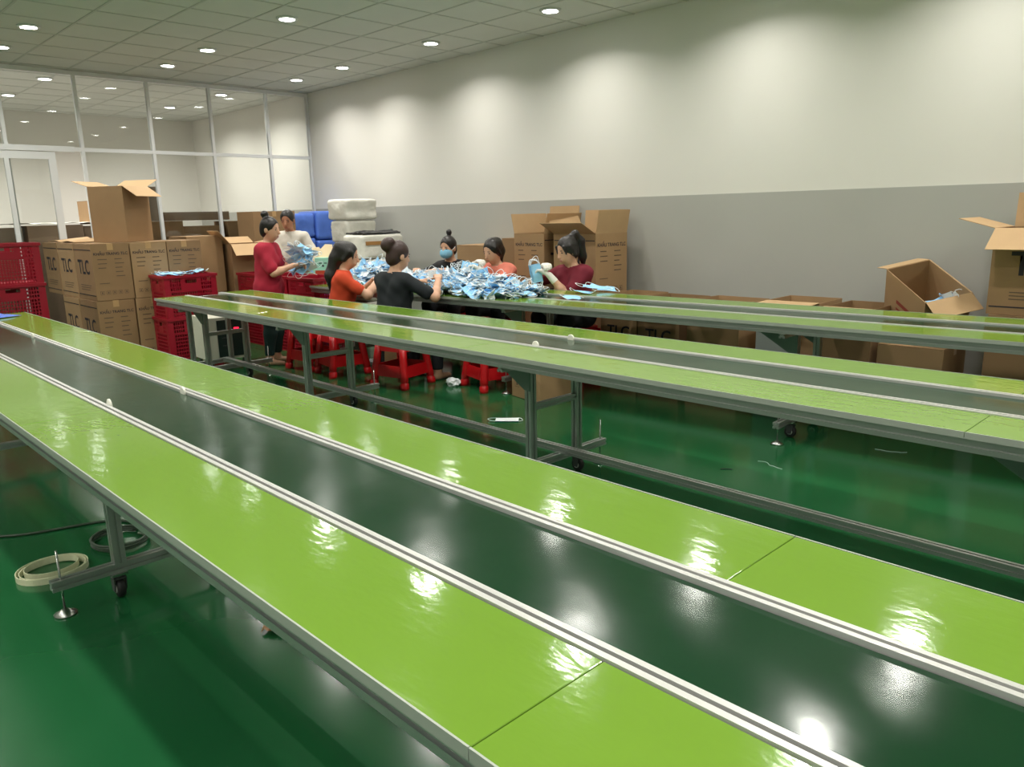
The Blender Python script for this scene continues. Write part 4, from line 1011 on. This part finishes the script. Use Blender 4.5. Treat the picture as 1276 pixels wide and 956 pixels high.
def person(label, x, y, face, seat=None, lean=12, sc_=1.0, hands=None, head=(0, 0), shirt='shirt_red', trouser='trouser', skin='skin', hair='hair', style='bun',
           sleeve=0.75, gloves=False, worn_mask=False, male=False, twist=0.0, foot_fwd=0.30, loose=0.0, roll=0.0):
    """face: world heading in degrees (0 = +x). hands: two world points (left, right)."""
    t = thing('person', label, 'person', (x, y, 0), R(face-90), None)
    ca, sa = math.cos(R(face-90)), math.sin(R(face-90))
    def loc(p): dx, dy = p[0]-x, p[1]-y; return np.array((dx*ca+dy*sa, -dx*sa+dy*ca, p[2]))
    s = sc_
    hip = np.array((0, 0, (seat+0.085) if seat else 0.84*s)); ln = R(lean)
    def sp(h, f=0.0, w=0.0): return hip + np.array((w, h*math.sin(ln)+f*math.cos(ln), h*math.cos(ln)-f*math.sin(ln)))*s
    sw = 0.185 if male else 0.150
    body, sh, tr = Sdf(), Sdf(), Sdf()
    # torso
    tor = Sdf()
    tor.cap(sp(0.0, 0, -0.075), sp(0.0, 0, 0.075), 0.105*s, k=0.05)
    tor.cap(sp(0.04, -0.01, -0.05), sp(0.20, 0.0, -0.045), 0.10*s, 0.088*s, 0.05); tor.cap(sp(0.04, -0.01, 0.05), sp(0.20, 0.0, 0.045), 0.10*s, 0.088*s, 0.05)
    tor.cap(sp(0.20, 0, -0.05), sp(0.35, -0.005, -0.072), 0.09*s, 0.092*s, 0.05); tor.cap(sp(0.20, 0, 0.05), sp(0.35, -0.005, 0.072), 0.09*s, 0.092*s, 0.05)
    if not male:
        for w_ in (-0.062, 0.062): tor.ell(sp(0.275, 0.075, w_), np.array((0.06, 0.045, 0.055))*s, 0.04)
    tor.cap(sp(0.43, -0.01, -0.03), sp(0.405, -0.012, -sw+0.02), 0.055*s, 0.05*s, 0.05); tor.cap(sp(0.43, -0.01, 0.03), sp(0.405, -0.012, sw-0.02), 0.055*s, 0.05*s, 0.05)
    # head frame
    nb = sp(0.45, -0.008); yaw, pit = R(head[0]), R(head[1])
    hz = Matrix.Rotation(yaw, 3, 'Z') @ Matrix.Rotation(-pit-ln*0.35, 3, 'X') @ Matrix.Rotation(R(roll), 3, 'Y')
    Rm = np.array(hz)
    hc = nb + np.array((0, math.sin(ln)*0.4, 1.0))*0.085*s + Rm @ np.array((0, 0.035, 0.085))*s
    def hp(a, f, u): return hc + Rm @ np.array((a, f, u))*s
    bd = Sdf(); bd.p += tor.inflate(-0.004).p
    bd.cap(nb-np.array((0, 0, 0.02)), hp(0, -0.02, -0.05), 0.052*s, 0.047*s, 0.03)
    bd.ell(hp(0, -0.012, 0.025), np.array((0.076, 0.094, 0.097))*s, 0.02, Rm)
    bd.ell(hp(0, 0.028, -0.045), np.array((0.058, 0.062, 0.075))*s, 0.035, Rm)
    bd.cap(hp(0, 0.085, 0.01), hp(0, 0.103, -0.028), 0.009*s, 0.013*s, 0.015)
    bd.ell(hp(0, 0.078, -0.062), np.array((0.024, 0.014, 0.013))*s, 0.02, Rm)
    for a in (-1, 1): bd.ell(hp(a*0.076, -0.012, -0.012), np.array((0.010, 0.02, 0.032))*s, 0.008, Rm)
    # arms and hands
    gl = Sdf()
    hands = hands or [None, None]
    for a, H in zip((-1, 1), hands):
        S_ = sp(0.40, -0.01, a*sw)
        T_ = loc(H) if H is not None else S_+np.array((a*0.07, 0.02, -0.50))*s
        E_, W_ = ik(S_, T_, 0.275*s, 0.235*s, (a*0.75, -0.55, -0.8))
        bd.cap(S_, E_, 0.047*s, 0.038*s, 0.03); bd.chain([E_, E_+(W_-E_)*0.3, W_], [0.038*s, 0.039*s, 0.026*s], 0.02)
        sh.cap(S_, S_+(E_-S_)*sleeve, 0.057*s, (0.058+loose)*s, 0.035)
        if male: sh.cap(S_+(E_-S_)*sleeve, E_, 0.06*s, 0.055*s, 0.03)
        fd = unit(W_-E_); fd = unit(fd+np.array((-a*0.35, 0.15, -0.15)))
        pn = unit(np.cross(fd, (0, 0, 1))); sd = unit(np.cross(pn, fd)) if False else pn; up = unit(np.cross(sd, fd))
        hd = Sdf()
        pc = W_+fd*0.05*s
        for o_ in (-0.022, 0.0, 0.022): hd.cap(W_+fd*0.008+sd*o_*0.6*s, W_+fd*0.085*s+sd*o_*s, 0.017*s, 0.0145*s, 0.012)
        for j, (o_, L_) in enumerate(((-0.033, 0.062), (-0.011, 0.076), (0.011, 0.08), (0.033, 0.072))):
            b0 = W_+fd*0.088*s+sd*o_*s; c1_ = 0.45+0.08*j
            d1 = unit(fd*math.cos(c1_)-up*math.sin(c1_)); d2 = unit(fd*math.cos(c1_+0.75)-up*math.sin(c1_+0.75)); d3 = unit(fd*math.cos(c1_+1.3)-up*math.sin(c1_+1.3))
            p1 = b0+d1*L_*0.45*s; p2 = p1+d2*L_*0.32*s; p3 = p2+d3*L_*0.25*s
            hd.chain([b0, p1, p2, p3], [0.0092*s, 0.0088*s, 0.008*s, 0.007*s], 0.004)
        tb_ = W_+fd*0.03*s-sd*a*0.028*s; td = unit(fd*0.75-sd*a*0.5-up*0.45); te = tb_+td*0.042*s
        hd.chain([tb_, te, te+unit(fd*0.9-up*0.5)*0.032*s], [0.0125*s, 0.0105*s, 0.0085*s], 0.008)
        bd.p += hd.p
        gl.p += hd.inflate(0.0035).p; gl.cap(W_-unit(W_-E_)*0.07*s, W_, 0.034*s, 0.029*s, 0.01)
    # legs
    legs = Sdf()
    for a in (-1, 1):
        hj = hip+np.array((a*0.085, 0.0, -0.01))*s
        if seat:
            K_ = hj+np.array((a*0.06, 0.40, 0.02))*s; A_ = np.array((K_[0], K_[1]-0.02+foot_fwd-0.30, 0.085))
        else:
            K_ = np.array((hj[0]+a*0.01, 0.02, 0.46*s)); A_ = np.array((hj[0]+a*0.02, -0.02, 0.085))
        legs.cap(hj, K_, 0.082*s, 0.058*s, 0.05); legs.chain([K_, K_+(A_-K_)*0.3, A_], [0.056*s, 0.055*s, 0.036*s], 0.03)
        bd.cap(A_, A_+np.array((0, 0.01, -0.045)), 0.034, 0.036, 0.02); bd.cap(A_+np.array((0, -0.02, -0.05)), A_+np.array((a*0.01, 0.15, -0.062)), 0.032, 0.022, 0.02)
    bd.p += legs.inflate(-0.004).p
    bd.mesh('body', M[skin], t, 0.0068)
    tr.p += legs.inflate(0.013).p; tr.cap(sp(0.0, 0, -0.075), sp(0.0, 0, 0.075), 0.118*s, k=0.05)
    tr.mesh('trousers', M[trouser], t, 0.011, 0.0012, planes=(((0, 0, -1), -0.10),))
    sh.p = tor.inflate(0.014+loose).p + sh.p
    up_ = np.array((0, math.sin(ln), math.cos(ln)))
    if not seat: sh.cap(sp(-0.08, 0, -0.07), sp(-0.08, 0, 0.07), 0.122*s, k=0.05)
    sh.mesh('shirt', M[shirt], t, 0.009, 0.0034, cuts=(('c', nb-up_*0.01, nb+up_*0.2, 0.064*s),), planes=((tuple(up_), float(up_ @ nb)+0.028),))
    if male:
        cl = Sdf(); 
        for k in range(10):
            a0, a1 = k/10*6.283, (k+1)/10*6.283; r_ = 0.062*s
            cl.cap(nb+np.array((r_*math.cos(a0), r_*math.sin(a0), 0.012)), nb+np.array((r_*math.cos(a1), r_*math.sin(a1), 0.012)), 0.012, k=0.005)
        cl.mesh('collar', M[shirt], t, 0.006)
    if gloves: gl.mesh('gloves', M['glove'], t, 0.0068)
    # hair
    hr = Sdf(); hr.ell(hp(0, -0.018, 0.03), np.array((0.084, 0.102, 0.103))*s, 0.02, Rm)
    if not male: hr.ell(hp(0, -0.055, -0.03), np.array((0.07, 0.06, 0.07))*s, 0.02, Rm)
    else: hr.ell(hp(0, -0.05, -0.015), np.array((0.074, 0.06, 0.07))*s, 0.02, Rm)
    cut = [('e', hp(0, 0.10, -0.05), np.array((0.076, 0.098, 0.13))*s, Rm)]
    if style == 'bun':
        hr.cap(hp(0, -0.06, 0.10), hp(0, -0.075, 0.13), 0.03*s, 0.026*s, 0.02); hr.ell(hp(0, -0.08, 0.145), np.array((0.042, 0.042, 0.04))*s, 0.012)
    elif style == 'lowbun':
        hr.ell(hp(-0.01, -0.125, 0.07), np.array((0.055, 0.05, 0.06))*s, 0.02); hr.ell(hp(0.0, -0.11, 0.10), np.array((0.05, 0.045, 0.04))*s, 0.015)
    elif style == 'topbun':
        hr.ell(hp(0, -0.06, 0.158), np.array((0.032, 0.032, 0.036))*s, 0.008)
    elif style == 'long':
        b1 = hp(0, -0.105, -0.05)
        hr.chain([hp(0, -0.09, 0.06), b1, b1+np.array((0, -0.055, -0.16))*s, b1+np.array((0.0, -0.05, -0.32))*s], [0.06*s, 0.062*s, 0.062*s, 0.03*s], 0.03)
        for a in (-1, 1): hr.cap(hp(a*0.06, 0.045, 0.045), hp(a*0.078, 0.06, -0.02), 0.014*s, 0.006*s, 0.01)
    elif style == 'pony':
        hr.chain([hp(0, -0.07, 0.10), hp(0, -0.13, 0.115), hp(0, -0.165, 0.03), hp(0.01, -0.155, -0.11), hp(0.01, -0.14, -0.19)], [0.03*s, 0.034*s, 0.044*s, 0.04*s, 0.015*s], 0.02)
        hr.cap(hp(-0.06, 0.06, 0.055), hp(-0.072, 0.06, -0.01), 0.016*s, 0.007*s, 0.012); hr.cap(hp(0.06, 0.06, 0.055), hp(0.072, 0.06, -0.01), 0.016*s, 0.007*s, 0.012)
    elif style == 'back':
        b1 = hp(0, -0.10, -0.04); hr.chain([hp(0, -0.09, 0.05), b1, b1+np.array((0.03, -0.05, -0.14))*s], [0.06*s, 0.055*s, 0.03*s], 0.03)
    if style in ('long', 'back', 'pony'):
        for a in (-1, 1): hr.cap(hp(a*0.066, 0.01, 0.045), hp(a*0.074, -0.025, -0.045), 0.022*s, 0.018*s, 0.02)
    hr.mesh('hair', M[hair], t, 0.0075, 0.0012, cuts=cut)
    # face details
    def blob(name, c, r, m):
        bm = BM(); bmesh.ops.create_icosphere(bm, subdivisions=2, radius=1.0)
        for v in bm.verts: v.co = Vector(hp(*c)) + hz @ Vector((v.co.x*r[0], v.co.y*r[1], v.co.z*r[2]))*s
        part(name, bm, M[m], t, smooth=True)
    for a in (-1, 1):
        blob('eye', (a*0.031, 0.0775, 0.006), (0.014, 0.005, 0.0055), 'eye'); blob('eyebrow', (a*0.032, 0.081, 0.027), (0.018, 0.004, 0.0035), hair)
    if not worn_mask: blob('mouth', (0, 0.0905, -0.064), (0.021, 0.005, 0.007), 'lip')
    else:
        mk = Sdf(); mk.ell(hp(0, 0.045, -0.045), np.array((0.072, 0.075, 0.062))*s, 0.02, Rm)
        fv = Rm @ np.array((0, 1, 0)); mk.mesh('face_mask_worn', M['facemask'], t, 0.0065, planes=((tuple(-fv), -float(fv @ hp(0, 0.02, 0))),))
        for a in (-1, 1):
            bm = BM(); tube(bm, [hp(a*0.068, 0.04, -0.02), hp(a*0.083, 0.0, 0.0), hp(a*0.084, -0.02, 0.012)], 0.003, 5); part('ear_loop', bm, M['mask_white'], t)
    return t

ST = 0.45
def cpt(x, v, dz=0.06): p = c3_pt(x, v); return (p.x, p.y, HT+dz)
person('standing woman in a crimson T-shirt with hair in a bun, holding masks', -7.52, 3.80, 40, None, 4, 0.96, hands=[(-7.50, 4.14, 1.04), (-7.26, 3.96, 1.03)], head=(-6, 8), shirt='shirt_red', trouser='trouser_green', style='bun', sleeve=0.8, loose=0.008)
person('man in an off-white collared shirt standing behind the white work table', -9.12, 4.98, -55, None, 6, 1.02, hands=[(-8.76, 4.92, 0.92), (-8.92, 4.74, 0.92)], head=(8, 14), shirt='shirt_white', trouser='trouser', skin='skin_tan', style='none', male=True)
person('woman in an orange T-shirt with long dark hair seated at the mask heap', -6.45, 3.96, 62, ST, 8, 1.0, hands=[cpt(-6.36, 0.09, 0.10), cpt(-6.20, 0.02, 0.12)], head=(-12, 12), shirt='shirt_orange', style='long', sleeve=0.62)
person('woman in black with brown hair in a low bun, seated with her back turned', -5.60, 3.98, 100, ST, 6, 1.02, hands=[cpt(-5.72, 0.12, 0.10), cpt(-5.40, 0.06, 0.14)], head=(-14, 10), shirt='shirt_black', hair='hair_brown', style='lowbun', sleeve=0.72)
person('woman in a black T-shirt wearing a blue face mask, hair in a top bun', -6.66, 5.58, -62, ST, 8, 1.0, hands=[cpt(-6.36, 0.86, 0.13), cpt(-6.60, 0.84, 0.13)], head=(-12, 8), shirt='shirt_black2', style='topbun', worn_mask=True)
person('woman in a salmon pink top seated behind the mask heap', -5.90, 5.60, -70, ST, 14, 1.0, hands=[(-5.80, 5.22, 0.95), (-5.93, 5.24, 1.0)], head=(-18, 16), shirt='shirt_pink', style='back', gloves=True, sleeve=0.6)
person('woman in a maroon T-shirt with a ponytail sorting masks with gloved hands', -4.84, 5.58, -84, ST, 10, 1.02, hands=[(-4.90, 5.26, 0.93), (-5.02, 5.28, 0.99)], head=(-20, 14), shirt='shirt_maroon', style='pony', gloves=True, sleeve=0.75)
# masks held by the women
for k in range(22):
    q = random.Random(200+k)
    single_mask('pale blue mask in the bundle held by the standing woman', (-7.34+q.uniform(-0.11, 0.11), 4.12+q.uniform(-0.10, 0.10), 1.09+q.uniform(-0.11, 0.12)), (q.uniform(-1, 1), q.uniform(-1, 1), q.uniform(0, 6)), 200+k, 1.0, 'bundle of masks in the standing woman\'s arms')
for k in range(6):
    p = (-5.0+0.006*k, 5.17, 0.95)
    single_mask('blue mask in the small stack held by the woman in maroon', p, (R(90), R(80), R(50+3*k)), 300+k, 0.3, 'masks held by the woman in maroon')
for k in range(3):
    p = (-5.88, 5.14, 0.96+0.012*k)
    single_mask('blue mask in the hands of the woman in pink', p, (R(70), 0.1*k, R(35)), 320+k, 0.4, 'masks held by the woman in pink')

p = atz(905, 585, 0)
t = thing('dark_strip', 'thin dark strip of plastic lying on the open green floor', 'plastic strip', (p.x, p.y, 0), R(38)); bm = BM(); bbox(bm, (-0.035, -0.004, 0.0005), (0.035, 0.004, 0.004)); part('strip', bm, M['rubber'], t)
for k, (px, py, a, lb) in enumerate(((1110, 563, 20, 'thin pale thread on the floor near the wall cartons'), (960, 580, -20, 'short pale thread on the open floor near the dark plastic strip'))):
    p = atz(px, py, 0); q = random.Random(k); t = thing('thread', lb, 'thread', (p.x, p.y, 0), R(a)); bm = BM()
    tube(bm, [(-0.09+0.03*i, q.uniform(-0.02, 0.02), 0.003) for i in range(7)], 0.0011, 5); part('strand', bm, M['mask_white'], t)
